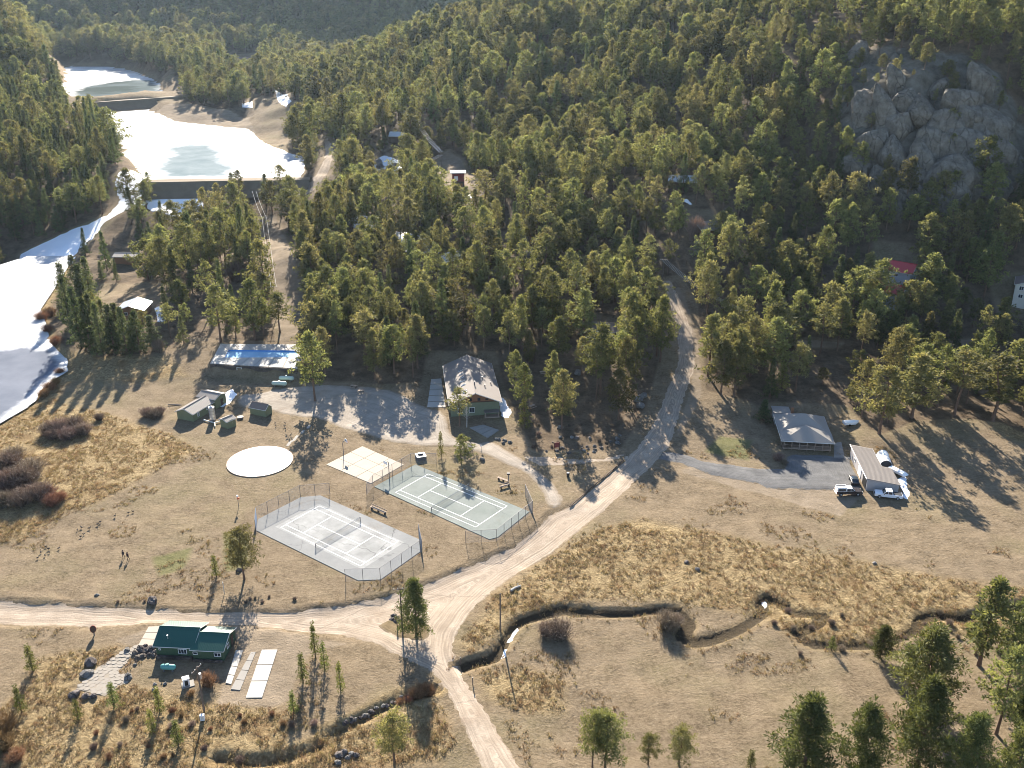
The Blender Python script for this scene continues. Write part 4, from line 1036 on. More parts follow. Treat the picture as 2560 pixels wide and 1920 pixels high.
# vehicles
def wheel(root, x, y, r=.40):
    o = thing('wheel', None, None, (x, y, r)); o.parent = root
    MB().tube([(0, -.13, 0), (0, .13, 0)], r, 18).obj('tyre', M['tyre'], o, bevel=.03); MB().tube([(0, -.14, 0), (0, .14, 0)], r * .58, 12).obj('rim', M['rim'], o)
def pickup(label, loc, rz, body, low, roof, topper):
    t = thing('pickup_truck', label, 'pickup truck', loc, rz, None); W = 1.0
    MB().extrude_y([(-2.95, .62), (-2.98, 1.12), (-.85, 1.15), (1.2, 1.17), (2.55, 1.10), (2.88, .98), (2.95, .62)], -W, W).obj('body', M[body], t, bevel=.07)
    MB().extrude_y([(-2.9, .42), (-2.96, .66), (2.94, .66), (2.88, .42)], -W + .02, W - .02).obj('sill', M[low], t, bevel=.04)
    cab = MB(); cab.add([(-.85, -.96, 1.13), (1.25, -.96, 1.13), (1.25, .96, 1.13), (-.85, .96, 1.13), (-.75, -.80, 1.86), (.55, -.80, 1.88), (.55, .80, 1.88), (-.75, .80, 1.86)],
        [(0, 3, 2, 1), (4, 5, 6, 7), (0, 1, 5, 4), (1, 2, 6, 5), (2, 3, 7, 6), (3, 0, 4, 7)]); cab.obj('cab', M[roof], t, bevel=.06)
    for s in (-1, 1):
        for x0, x1, xa, xb in ((-.72, .12, -.68, .10), (.2, 1.02, .2, .55)):
            q = [(x0, s * .955, 1.2), (x1, s * .955, 1.2), (xb, s * .835, 1.74), (xa, s * .835, 1.74)]; MB().slab(*[(a, b + s * .012, c) for a, b, c in q], .02).obj('side_window', M['glass'], t)
        MB().box((1.0, s * 1.1, 1.25), (.14, .22, .18)).obj('mirror', M['black'], t)
        MB().box((2.93, s * .74, .88), (.08, .36, .18)).obj('headlight', M['trim'], t); MB().box((-2.98, s * .88, .92), (.06, .18, .3)).obj('taillight', M['red'], t)
    MB().slab((1.27, -.86, 1.2), (1.27, .86, 1.2), (.64, .74, 1.82), (.64, -.74, 1.82), .02).obj('windscreen', M['glass'], t)
    MB().box((3.0, 0, .56), (.16, 1.9, .22)).obj('bumper', M['silver'], t, bevel=.03); MB().box((-3.02, 0, .56), (.16, 1.9, .2)).obj('bumper', M['silver'], t, bevel=.03)
    MB().box((2.96, 0, .86), (.05, 1.05, .22)).obj('grille', M['black'], t)
    for x in (-1.95, 1.9):
        for y in (-.9, .9): wheel(t, x, y)
    if topper:
        MB().add([(-2.93, -.96, 1.13), (-.88, -.96, 1.13), (-.88, .96, 1.13), (-2.93, .96, 1.13), (-2.85, -.82, 1.95), (-.88, -.82, 1.95), (-.88, .82, 1.95), (-2.85, .82, 1.95)],
            [(0, 3, 2, 1), (4, 5, 6, 7), (0, 1, 5, 4), (1, 2, 6, 5), (2, 3, 7, 6), (3, 0, 4, 7)]).obj('topper', M[roof], t, bevel=.05)
        for s in (-1, 1): MB().slab(*[(a, b + s * .012, c) for a, b, c in ((-2.75, s * .945, 1.22), (-1.0, s * .945, 1.22), (-1.0, s * .84, 1.78), (-2.7, s * .84, 1.78))], .02).obj('side_window', M['glass'], t)
        for y in (-.7, -.05, .6): MB().box((-1.75, y, 2.03), (2.3, .16, .07)).obj('roof_rack_bar', M['white'], t)
        MB().box((-1.75, .28, 1.99), (2.1, .34, .04)).obj('roof_panel', M['cardark'], t); MB().box((-1.75, -.38, 1.99), (2.1, .34, .04)).obj('roof_panel', M['cardark'], t)
    else:
        MB().box((-1.9, 0, 1.152), (1.85, 1.66, .03)).obj('bed_liner', M['black'], t)
    return t
pickup('dark brown pickup truck with white roof, camper topper and roof rack on the gravel', (76.5, 182.0, gz(76.5, 182) + .14), R(1), 'cardark', 'carbrown', 'white', True)
pickup('white crew cab pickup truck parked in the shade of the garage', (85.0, 180.6, gz(85, 180.6) + .05), R(180 - 14), 'carwhite', 'carwhite', 'carwhite', False)
ct = thing('parked_car', 'dark car half inside the shadow of the garage door', 'car', (79.6, 187.4, gz(79.6, 187.4) + .05), R(82))
MB().extrude_y([(-2.1, .35), (-2.15, .85), (-1.5, .95), (1.0, .95), (2.05, .8), (2.1, .35)], -.85, .85).obj('body', M['cardark'], ct, bevel=.08)
MB().extrude_y([(-1.7, .9), (-1.2, 1.42), (.3, 1.42), (1.0, .92)], -.74, .74).obj('cabin', M['glass'], ct, bevel=.06)
for x in (-1.35, 1.35):
    for y in (-.78, .78): wheel(ct, x, y, .32)

# houses in the woods
def cabin(name, label, cat, uv, rz, W, L, eave, ridge, wm, rm, wins=(), dz=0, ribs=0, over=.45, cut=1.0):
    p = at_px(*uv); t = thing(name, label, cat, (p.x, p.y, p.z + dz), R(rz)); gable(t, (0, 0), 0, W, L, eave, ridge, over, wm, rm, wins, [('-y', W * .22, 'darkwood')], ribs, base=2.5); return t
cabin('red_roof_house', 'pale grey house with a bright red metal roof, upper of the pair', 'house', (2245, 704), 52, 7.5, 9.0, 4.6, 6.6, 'greywall', 'redroof', [('-y', -1, 3.4, 1.2, 1.0, 1), ('-x', 0, 3, 1.2, 1, 1), ('-x', 2.6, 3, 1, 1, 1)], .2, .6, .7)
cabin('red_roof_house', 'lower red roofed wing standing just below the upper red roofed house', 'house', (2222, 752), 52, 7.0, 8.0, 3.4, 5.2, 'greywall', 'redroof', [('-x', 1, 2, 1.2, 1, 1), ('-y', -1, 2, 1.2, 1, 1)], .6, .6, .7)
cabin('cream_house', 'cream walled house with dark windows at the edge of the picture', 'house', (2580, 748), -28, 11, 9.0, 5.4, 7.4, 'creamwall', 'brownroof', [('-y', -3.8, 4.2, 1.3, 1.3, 1), ('-y', -3.6, 1.6, 1.3, 1.2, 1), ('-y', 0, 4.2, 1.3, 1.3, 1), ('-x', 1, 4.2, 1.2, 1.2, 1)], .2)
cabin('grey_cabin', 'grey roofed cabin half hidden under pines on the hillside', 'cabin', (1760, 590), -50, 6, 9, 2.8, 5.0, 'brownwall', 'tanroof', [('-y', -1, 1.6, 1, 1, 1)], .2)
cabin('dark_cabin', 'dark low cabin under the pines behind the lodge', 'cabin', (1512, 838), 78, 7, 9.5, 2.6, 4.0, 'darkwood', 'brownroof', [('-x', 0, 1.6, 1.2, .9, 1), ('-x', 3, 1.6, 1.2, .9, 1)], .2)
cabin('shining_roof_cabin', 'brown cabin with a glaring sunlit metal roof among spruces', 'cabin', (338, 786), 4, 8.6, 8.5, 2.9, 4.35, 'brownwall', 'silver', [('-y', -1.5, 1.5, 1.2, 1, 1)], .2, 0, .5)
cabin('blue_roof_cabin', 'small cabin with a pale blue roof deep in the wood', 'cabin', (996, 352), 82, 5.5, 8.0, 2.8, 4.4, 'darkwood', 'greywall', [], .2)
cabin('tan_roof_cabin', 'cabin with flat tan roof behind spruces by the snowy creek', 'cabin', (322, 655), 88, 5.5, 9.5, 2.8, 3.6, 'brownwall', 'tanroof', [], .3)
cabin('hillside_cabin', 'dim grey roofed cabin in deep shade on the hill', 'cabin', (1705, 470), 80, 6, 10, 3, 4.6, 'darkwood', 'greywall', [], .2)
cabin('far_house', 'long far house with dull red roof beyond the ponds', 'house', (620, 172), 85, 14, 20, 6, 11, 'brownwall', 'brownroof', [('+x', -5, 3, 1.6, 1.6, 1), ('+x', 3, 3, 1.6, 1.6, 1)], .3)
cabin('far_cabin', 'far pale roofed cabin in trees above the middle pond', 'cabin', (705, 192), 80, 8, 16, 4, 6.5, 'greywall', 'tanroof', [], .3)
rc = thing('red_cabin', 'narrow two storey dark red cabin with a white roof and window', 'cabin', Vector(at_px(1146, 468)), R(4))
MB().box((0, 0, 3.0), (5.2, 4.6, 7.0)).obj('wall', M['redwall'], rc); MB().box((0, 0, 6.65), (6.6, 5.6, .35)).obj('roof', M['cover'], rc)
win(rc, (-.9, -2.34, 4.3), 0, 1.6, 1.8, 0); MB().box((-.9, -2.345, 4.3), (1.4, .03, 1.6)).obj('blind', M['white'], rc)
mb = MB(); mb.box((0, -2.36, 1.6), (5.0, .1, 2.6)); mb.obj('lower_cladding', M['darkwood'], rc); door(rc, (1.4, -2.42, .1), 0, m='brownwall')
# ------------------------------------------------------------------ poles and cables
def utility_pole(base, h, label, arm=None, transformer=False, rz=0, group=None):
    t = thing('utility_pole', label, 'pole', base, rz, group)
    MB().tube([(0, 0, -.5), (0, 0, h)], [.16, .11], 8).obj('pole', M['pole'], t)
    if arm:
        for i, z in enumerate(arm):
            MB().box((0, .14, h - z), (2.4, .12, .14)).obj('crossarm', M['pole'], t)
            for x in (-1.05, -.4, .4, 1.05): MB().tube([(x, .14, h - z + .05), (x, .14, h - z + .28)], [.07, .05], 6).obj('insulator', M['trim'], t)
    if transformer:
        MB().tube([(.34, 0, h - 2.6), (.34, 0, h - 1.6)], .24, 12).obj('transformer', M['silver'], t)
    return t
def sag(a, b, s, r=.025, n=12):
    a, b = Vector(a), Vector(b)
    return [a.lerp(b, i / n) - Vector((0, 0, s * 4 * (i / n) * (1 - i / n))) for i in range(n + 1)]
def cable(label, spans, r=.03, m='pole', group='overhead power cables'):
    o0 = Vector(spans[0][0]); mb = MB()
    for a, b, s in spans: mb.tube([p - o0 for p in sag(a, b, s)], r, 4)
    o = mb.obj('power_cable', M[m], None, label=label, cat='cable', group=group); o.location = o0; return o
p1 = at_px(511, 1779); z1_ = top_z(p1, 489, 1667) - p1.z
utility_pole(p1, z1_, 'utility pole with a grey transformer behind the green house', (.5,), True, R(70))
t = thing('meter_box', 'white metal box at the foot of the transformer pole', 'box', at_px(507, 1800), R(10))
MB().box((0, 0, .55), (.7, .5, 1.1)).obj('housing', M['white'], t, bevel=.03); MB().box((0, -.27, .6), (.4, .04, .5)).obj('hatch', M['trim'], t)
p2 = at_px(1007, 1590); h2_ = top_z(p2, 1003, 1470) - p2.z
utility_pole(p2, h2_, 'tall utility pole close to the pine at the road junction', (.35,), False, R(10))
p3 = at_px(993, 1566)
t = thing('marker_post', 'short dark wooden post by the rocks at the road junction', 'post', p3); MB().tube([(0, 0, -.3), (0, 0, 2.3)], [.1, .09], 7).obj('post', M['pole'], t); MB().box((0, -.11, 2.0), (.34, .03, .34)).obj('marker_plate', M['wood'], t)
p4 = at_px(1251, 1577); h4_ = top_z(p4, 1247.6, 1483) - p4.z
utility_pole(p4, h4_, 'bare dark utility pole standing at the creek bank', None, False)
for (u, v, lab) in ((1151.5, 1662, 'short fence post beside the road, nearer the creek head'), (1182, 1712, 'short fence post beside the road, farther down the lane')):
    t = thing('fence_post', lab, 'post', at_px(u, v)); MB().tube([(0, 0, -.3), (0, 0, 1.5)], [.09, .08], 7).obj('post', M['pole'], t); MB().tube([(0, 0, 1.5), (0, 0, 1.56)], .1, 7).obj('cap', M['metalpost'], t)
cable('thin cable from the transformer pole to the junction pole', [(p1 + Vector((0, 0, z1_ - .4)), p2 + Vector((0, 0, h2_ - .3)), 1.6)], .015)
cable('thin cable from the junction pole to the bare creek pole', [(p2 + Vector((0, 0, h2_ - .3)), p4 + Vector((0, 0, h4_ - .2)), .9)], .015)
p5 = at_px(1104, 448); h5_ = top_z(p5, 1092, 379) - p5.z
utility_pole(p5, h5_, 'tall pole with two crossarms in the clearing by the red cabin', (.3, 1.7), False, R(5))
p6 = at_px(1030, 330); p7 = at_px(1005, 470)
for dx in (-1.05, -.35, .35, 1.05):
    cable('silvery power cable running uphill from the two crossarm pole', [(p5 + Vector((dx, .1, h5_)), p6 + Vector((dx, 0, 11)), 2.0)], .05, 'silver', 'cables uphill of the red cabin')
    cable('silvery power cable running down from the two crossarm pole into the pines', [(p5 + Vector((dx, -.1, h5_ - 1.4)), p7 + Vector((dx, 0, 10)), 1.5)], .05, 'silver', 'cables downhill of the red cabin')
utility_pole(p6, 11.5, 'pole hidden in the trees uphill of the two crossarm pole', (.3,)); utility_pole(p7, 10.5, 'pole hidden among pines downhill of the two crossarm pole', (.3,))
p8 = at_px(692, 790); p9 = at_px(668, 610)
utility_pole(p8, 10.5, 'pale utility pole in the cleared line above the pool', (.3,)); utility_pole(p9, 11, 'utility pole at the upper end of the cleared line', (.3,))
for dx in (-.9, .9): cable('bright sunlit cable along the cleared line above the pool', [(p8 + Vector((dx, 0, 10.4)), p9 + Vector((dx, 0, 11)), 1.2), (p9 + Vector((dx, 0, 11)), Vector(at_px(640, 520)) + Vector((dx, 0, 8)), 1.2)], .04, 'trim', 'cables above the pool')
p10 = at_px(1853, 850); utility_pole(p10, 9.5, 'utility pole with pale crossarm in the pines right of the forest road', (.2,))
p11 = at_px(1655, 720)
for dx in (-.9, -.3, .3, .9): cable('thin cable crossing above the forest road into the pines', [(p10 + Vector((dx, 0, 9.4)), p11 + Vector((dx, 0, 9.8)), 1.6)], .03, 'trim', 'cables across the forest road')
utility_pole(p11, 10, 'utility pole at the left edge of the forest road', (.2,))
t = thing('lamp_post', 'slim lamp post in the shade behind the hip roofed house', 'lamp post', at_px(1997, 915)); MB().tube([(0, 0, 0), (0, 0, 4.4)], .06, 6).obj('pole', M['silver'], t); MB().tube([(0, 0, 4.35), (0, 0, 4.75)], [.2, .12], 8).obj('lamp_head', M['trim'], t)
p12 = at_px(597, 1268)
t = thing('tetherball_pole', 'slim meadow pole with an orange and white ball hanging at the top', 'pole', p12); MB().tube([(0, 0, 0), (0, 0, 2.9)], .06, 6).obj('pole', M['metalpost'], t)
MB().tube([(0.12, 0, 2.0), (.12, 0, 2.15), (.12, 0, 2.35), (.12, 0, 2.5)], [.08, .3, .3, .08], 10).obj('ball', M['orange'], t, True); MB().box((0, 0, 2.85), (.34, .3, .4)).obj('cap', M['white'], t)
t = thing('tall_post', 'pale slender post standing alone beside the round pine', 'post', at_px(561, 1484)); MB().tube([(0, 0, -.3), (0, 0, 2.6)], .07, 6).obj('post', M['trim'], t); MB().tube([(0, 0, 2.6), (0, 0, 2.66)], .1, 6).obj('cap', M['white'], t)
sp = at_px(236, 1588)
t = thing('wooden_sign', 'dark oval wooden sign with a red edge on a post beside the road', 'sign', sp, R(28))
MB().tube([(0, 0, -.2), (0, 0, 1.2)], .12, 8).obj('post', M['wood'], t)
ov = [(math.cos(a) * .46, 1.35 + math.sin(a) * .72) for a in np.linspace(0, 2 * math.pi, 18, False)]
MB().extrude_y(ov, -.14, .1).obj('sign_board', M['darkwood'], t)
mb = MB(); mb.tube([(x * 1.03, -.02, 1.35 + (z - 1.35) * 1.03) for x, z in ov + ov[:1]], .06, 5); mb.obj('sign_edge', M['red'], t)
t = thing('entrance_sign', 'dark red board sign in the shade at the path edge', 'sign', at_px(1392, 1126), R(15))
for x in (-.7, .7): MB().tube([(x, 0, -.2), (x, 0, 2.3)], .09, 6).obj('post', M['darkwood'], t)
MB().box((0, 0, 1.5), (1.5, .1, 1.3)).obj('sign_board', M['redwall'], t)
t = thing('small_sign', 'tiny white topped sign post at the lodge driveway edge', 'sign', at_px(1203, 1126), 0); MB().tube([(0, 0, -.2), (0, 0, 1.5)], .07, 6).obj('post', M['pole'], t); MB().box((0, -.08, 1.35), (.5, .04, .4)).obj('sign_board', M['white'], t)
t = thing('trash_bin', 'dark bin standing on the grass island by the road', 'bin', at_px(1420, 1192), 0); MB().tube([(0, 0, 0), (0, 0, 1.0)], [.32, .38], 12).obj('bin_body', M['black'], t); MB().tube([(0, 0, 1.0), (0, 0, 1.12)], [.42, .3], 12).obj('lid', M['metalpost'], t)

# benches, picnic tables, fire pit
def bench(uv, rz, L, label, back=False):
    t = thing('bench', label, 'bench', at_px(*uv), R(rz))
    for y in (-.16, .16): MB().box((0, y, .48), (L, .26, .07)).obj('seat_plank', M['wood'], t)
    if back:
        MB().box((0, .40, .82), (L, .06, .22)).obj('back_plank', M['wood'], t)
    for x in np.linspace(-L / 2 + .3, L / 2 - .3, 3 if L > 3 else 2): MB().box((x, 0, .22), (.14, .5, .46)).obj('leg', M['darkwood'], t)
bench((946, 1278), -37, 4.6, 'long weathered timber bench between the two tennis courts', True)
bench((1258, 1202), -36, 3.2, 'log bench beside the small meadow grill, farther from the road'); bench((1262, 1218), 30, 2.6, 'short plank bench angled beside the dark meadow grill', True)
t = thing('grill', 'dark pedestal grill standing near the meadow benches', 'grill', at_px(1271, 1206)); MB().tube([(0, 0, -.2), (0, 0, 2.2)], .1, 7).obj('post', M['metalpost'], t); MB().box((0, 0, 2.3), (.75, .55, .35)).obj('hood', M['black'], t, bevel=.04)
t = thing('fire_pit', 'square stone fire pit with white rim at the gravel edge', 'fire pit', at_px(1052, 1146), R(20))
for x, y, a, b in ((0, -.95, 2.3, .45), (0, .95, 2.3, .45), (-.93, 0, .45, 1.45), (.93, 0, .45, 1.45)):
    MB().box((x, y, .45), (a, b, .95)).obj('stone_side', M['darkrock'], t); MB().box((x, y, .96), (a + .04, b + .04, .09)).obj('rim_slab', M['white'], t)
MB().box((0, 0, .3), (1.4, 1.4, .1)).obj('ash_bed', M['black'], t)
def picnic(uv, rz, label):
    t = thing('picnic_table', label, 'picnic table', at_px(*uv), R(rz), 'picnic tables in the wood')
    for y in (-.3, 0, .3): MB().box((0, y, .76), (1.9, .27, .05)).obj('tabletop_plank', M['wood'], t)
    for s in (-1, 1): MB().box((0, s * .75, .45), (1.9, .26, .05)).obj('seat', M['wood'], t)
    for x in (-.65, .65): MB().box((x, 0, .42), (.08, 1.5, .07)).obj('support', M['darkwood'], t); MB().box((x, .35, .36), (.08, .1, .72)).obj('leg', M['darkwood'], t); MB().box((x, -.35, .36), (.08, .1, .72)).obj('leg', M['darkwood'], t)
picnic((903, 982), 10, 'picnic table in tree shade at the left end of the gravel lot'); picnic((885, 970), -20, 'picnic table at the wood edge just behind another table'); picnic((1330, 1020), 40, 'picnic table under pines right of the lodge'); picnic((1358, 935), 10, 'picnic table pale with frost up the slope from the lodge')
t = thing('covered_boat', 'white covered boat on the grass behind the hip roofed house', 'boat', at_px(2125, 1062), R(8))
MB().add([(-1.8, -.75, .35), (1.2, -.75, .35), (2.3, 0, .55), (1.2, .75, .35), (-1.8, .75, .35), (-1.8, -.9, 1.0), (1.0, -.85, 1.0), (2.4, 0, 1.1), (1.0, .85, 1.0), (-1.8, .9, 1.0), (-1.7, 0, 1.4), (.8, 0, 1.45)],
   [(4, 3, 2, 1, 0), (0, 1, 6, 5), (1, 2, 7, 6), (2, 3, 8, 7), (3, 4, 9, 8), (4, 0, 5, 9), (5, 6, 11, 10), (6, 7, 11), (7, 8, 11), (8, 9, 10, 11), (9, 5, 10)]).obj('hull_cover', M['cover'], t)
for s in (-1, 1): MB().tube([(-.5, s * .8 - .08, .28), (-.5, s * .8 + .08, .28)], .28, 12).obj('wheel', M['tyre'], t)
t = thing('log_rail', 'long log lying along the ground near the silver tank', 'log', at_px(438, 1013), R(-3)); MB().tube([(-1.9, 0, .16), (0, .05, .18), (1.9, 0, .15)], [.17, .16, .13], 8).obj('log_trunk', M['wood'], t); MB().tube([(-1.92, 0, .16), (-1.96, 0, .16)], .15, 8).obj('cut_end', M['trim'], t)
t = thing('fallen_log', 'short pale fallen log on the meadow above the creek', 'log', at_px(1290, 1472), R(40)); MB().tube([(-1.3, 0, .2), (0, .1, .25), (1.2, 0, .2)], [.3, .26, .16], 7).obj('log_trunk', M['greybark'], t); MB().tube([(.5, 0, .3), (.9, .5, .6)], .08, 5).obj('broken_limb', M['greybark'], t)
t = thing('water_trough', 'dark oval trough between the two small sheds', 'trough', at_px(601, 1046), R(-12))
MB().tube([(0, 0, 0), (0, 0, .5)], [.75, .85], 16).obj('trough_body', M['metalpost'], t); MB().tube([(0, 0, .5), (0, 0, .53)], .78, 16).obj('water_surface', M['black'], t)

t = thing('log_edging', 'row of dark logs edging the grass island along the climbing road', 'logs', at_px(1470, 1226))
E_ = densify(island_edge, 2.6, 0, False)
for a, b in zip(E_[:-1], E_[1:]):
    p, q = Vector((*a, gz(*a) + .22)) - t.location, Vector((*b, gz(*b) + .22)) - t.location
    MB().tube([p.lerp(q, .02), p.lerp(q, .5) + Vector((0, 0, .03)), p.lerp(q, .98)], [.14, .13, .12], 7).obj('log', M['darkwood'], t)
bare_spots = [((1738, 600), 3.0, 'bare grey tree beside the half hidden grey roofed cabin'), ((590, 700), 2.6, 'bare pale tree in the wood above the pool'), ((398, 880), 1.6, 'bare twiggy bush at the foot of the lake spruces'), ((1325, 905), 2.0, 'bare twiggy tree in the pines right of the lodge')]
# people
def person(uv, rz, jacket, trousers, label):
    p = at_px(*uv); t = thing('person', label, 'person', p, rz)
    J = [(0, 0, .95), (0, 0, 1.15), (0, 0, 1.38), (0, .01, 1.52), (0, .02, 1.66), (.10, 0, .9), (.12, .12, .50), (.12, .06, .06), (.12, .20, .03), (-.10, 0, .9), (-.12, -.05, .50), (-.12, -.22, .08), (-.12, -.08, .03),
         (.20, 0, 1.40), (.27, -.04, 1.13), (.27, .08, .90), (.27, .10, .80), (-.20, 0, 1.40), (-.27, .04, 1.13), (-.27, .12, .90), (-.27, .15, .80)]
    rad = [.15, .15, .17, .065, .105, .095, .065, .05, .045, .095, .065, .05, .045, .075, .055, .042, .04, .075, .055, .042, .04]
    E = [(0, 1), (1, 2), (2, 3), (3, 4), (0, 5), (5, 6), (6, 7), (7, 8), (0, 9), (9, 10), (10, 11), (11, 12), (2, 13), (13, 14), (14, 15), (15, 16), (2, 17), (17, 18), (18, 19), (19, 20)]
    me = bpy.data.meshes.new('body'); me.from_pydata(J, E, [])
    o = mobj('body', me, mk_clothes('clothes', jacket, trousers), t)
    m = o.modifiers.new('skin', 'SKIN'); sk = me.skin_vertices[0].data
    for i, r in enumerate(rad): sk[i].radius = (r, r)
    sk[0].use_root = True
    s = o.modifiers.new('sub', 'SUBSURF'); s.levels = 1; s.render_levels = 1
    MB().tube([(0, -.03, 1.63), (0, -.02, 1.72), (0, 0, 1.785), (0, 0, 1.80)], [.112, .122, .085, .02], 10).obj('hair', M['hair'], t, True)
person((309.5, 1394), R(160), (.03, .03, .035), (.03, .035, .05), 'person in dark clothes walking on the meadow, left of the pair')
person((321, 1399), R(160), (.05, .03, .035), (.02, .02, .025), 'person in dark coat walking on the meadow, right of the pair')

# geese on the meadow
gb = MB(); gb.tube([(-.40, 0, .36), (-.28, 0, .40), (-.05, 0, .38), (.18, 0, .40), (.27, 0, .42)], [.03, .11, .17, .13, .04], 8); gm = gb.mesh('body', True)
gn = MB(); gn.tube([(.20, 0, .44), (.29, 0, .60), (.28, 0, .76), (.33, 0, .80), (.44, 0, .77)], [.06, .045, .04, .05, .012], 6); gnm = gn.mesh('neck', True)
gl = MB()
for y in (-.07, .07): gl.tube([(0, y, .28), (.02, y, .0), (.1, y, .01)], .02, 4)
glm = gl.mesh('leg'); gm.materials.append(M['goose']); gnm.materials.append(M['black']); glm.materials.append(M['darkwood'])
flock = [(194,1327),(210,1338),(202,1344),(224,1323),(245,1313),(251,1307),(204,1321),(148,1373),(122,1375),(115,1369),(124,1383),(113,1391),(95,1397),(103,1383)]
flock2 = [(288,1292),(321,1285),(333,1281),(688,1060),(711,1068),(714,1074),(713,1060),(690,1066)]
def goose(uv, label, group, i):
    t = thing('goose', label, 'goose', at_px(*uv), random.uniform(0, 6.28), group, random.uniform(.8, 1.0))
    for me in (gm, gnm, glm):
        o = bpy.data.objects.new(me.name.split('.')[0], me); COL.objects.link(o); o.parent = t
for i, q in enumerate(flock): goose(q, 'small dark goose of the flock scattered over the open meadow', 'geese on the open meadow', i)
for i, q in enumerate(flock2[:3]): goose(q, 'small dark goose by the golden grass edge above the main flock', 'geese at the grass edge', i)
for i, q in enumerate(flock2[3:]): goose(q, 'small dark goose feeding on the grass near the brown roofed shed', 'geese by the shed', i)

# boulders
def rock_mesh(seed, sub=3, amp=.35, name='boulder'):
    bm = bmesh.new(); bmesh.ops.create_icosphere(bm, subdivisions=sub, radius=1); r = random.Random(seed); o = Vector((r.uniform(-50, 50), r.uniform(-50, 50), r.uniform(-50, 50)))
    pl = [(Vector((r.uniform(-1, 1), r.uniform(-1, 1), r.uniform(-.4, 1))).normalized(), r.uniform(.62, .9)) for _ in range(9)]
    for v in bm.verts:
        d = v.co.normalized(); k = 1 + amp * mnoise.noise(d * 1.3 + o) + amp * .5 * (1 - 2 * abs(mnoise.noise(Vector((d.x * 3.2, d.y * 3.2, d.z * 1.3)) + o))) + amp * .25 * mnoise.noise(d * 8 + o)
        p = d * k
        for n, h in pl:
            e = p.dot(n) - h
            if e > 0: p -= n * e * .8
        v.co = p
    me = bpy.data.meshes.new(name); bm.to_mesh(me); bm.free()
    for p in me.polygons: p.use_smooth = sub > 3
    return me
RK = [rock_mesh(i) for i in range(6)]; RKD = [m.copy() for m in RK]
for m in RK: m.materials.append(M['boulder'])
for m in RKD: m.materials.append(M['darkrock'])
rr = random.Random(11)
def boulder(uv, r, label, dark=False, group=None, flat=.7):
    p = at_px(*uv); o = bpy.data.objects.new('boulder', rr.choice(RKD if dark else RK)); COL.objects.link(o)
    o.location = p + Vector((0, 0, r * .25)); o.scale = (r * rr.uniform(.9, 1.25), r * rr.uniform(.8, 1.1), r * flat * rr.uniform(.85, 1.2)); o.rotation_euler = (0, 0, rr.uniform(0, 6))
    tag(o, label, 'boulder', group)
for q, r in [((338,1634),.55),((352,1626),.8),((366,1628),.75),((378,1624),.9),((386,1632),.7),((358,1641),.55),((346,1644),.5),((384,1640),.45),((362,1618),.5),((374,1638),.5)]:
    boulder(q, r, 'dark purple grey boulder of the pile against the green house corner', True, 'boulders by the green house')
boulder((228,1660), .95, 'dark upright boulder beside the flagstone terrace', True, flat=1.0); boulder((216,1686), .95, 'flat pale boulder casting shade at the terrace edge'); boulder((320,1696), .8, 'pale block at the end of the terrace branch')
boulder((318,1627), .6, 'dark boulder on the terrace path near the house'); boulder((185,1738), .9, 'dark boulder at the low end of the terrace', True); boulder((214,1742), .7, 'purple boulder among terrace end stones', True); boulder((233,1742), .65, 'reddish boulder at the terrace end edge', True)
for q in [(388,1711),(413,1710),(384,1725),(338,1662)]: boulder(q, .35, 'small pale round stone on the grass behind the green house', False, 'small stones behind the green house')
boulder((598,1427), .6, 'dark rock at the foot of the round pine', True); boulder((379,1503), 1.0, 'dark shrubby rock on the road bank', True); boulder((243,1488), .4, 'pale rock on the road bank')
boulder((1206,1150), .7, 'pale rock beside the lodge driveway'); boulder((2186,1408), .0 + .4, 'grey stone in the dry grass, left of the meadow pair') ; boulder((1743,1424), .5, 'small grey stone alone in the golden meadow'); boulder((1716,1406), .5, 'dark stone in the golden meadow above the creek', True)
for q, r in [((1596,1000),1.3),((1608,992),1.1),((1601,1016),1.3)]: boulder(q, r, 'large grey boulder of the cluster beside the forest road', False, 'boulder cluster by the forest road')
boulder((1445,934), 1.2, 'pale boulder among pines above the lodge'); boulder((1400,1070), .7, 'white boulder in the shade right of the lodge')
for q in [(1248,1099),(1262,1102),(1240,1098),(1275,1106),(1258,1108)]: boulder(q, .5, 'pale stone on the verge by the lodge driveway', False, 'stones at the lodge driveway')
for q in [(985,1540),(993,1545),(1000,1552),(980,1550),(990,1556)]: boulder(q, .5, 'stone of the pile on the grass island at the junction', True, 'stones on the grass island')
for i in range(26):
    u = rr.uniform(1360, 1560); v = rr.uniform(1085, 1135)
    boulder((u, v), rr.uniform(.3, .6), 'grey rock on the shaded verge below the pines', rr.random() < .4, 'rocks on the shaded verge')
for i in range(22):
    k = i / 22; u = 855 + 180 * k + rr.uniform(-10, 10); v = 1815 - 82 * k + rr.uniform(-6, 6)
    boulder((u, v), rr.uniform(.25, .5), 'small stone lining the ditch below the junction', rr.random() < .5, 'stones in the ditch')
for q in [(860,1882),(878,1886),(850,1890),(845,1908),(870,1896),(890,1890)]: boulder(q, rr.uniform(.4, .7), 'boulder of the pile in the dry grass at the bottom edge', rr.random() < .4, 'boulder pile at the bottom edge')
for i in range(14): boulder((rr.uniform(920, 1010), rr.uniform(405, 440)), rr.uniform(1, 2.2), 'snowy grey boulder of the outcrop left of the red cabin', False, 'boulders left of the red cabin')
for i in range(16): boulder((rr.uniform(355, 440), rr.uniform(462, 486)), rr.uniform(.8, 1.6), 'dark riprap rock at the foot of the middle pond dam', True, 'riprap below the dam')
for i in range(24): boulder((rr.uniform(1020, 1330), rr.uniform(560, 680)), rr.uniform(.9, 2.0), 'grey boulder among the pines in the middle of the wood', False, 'boulders in the wood')
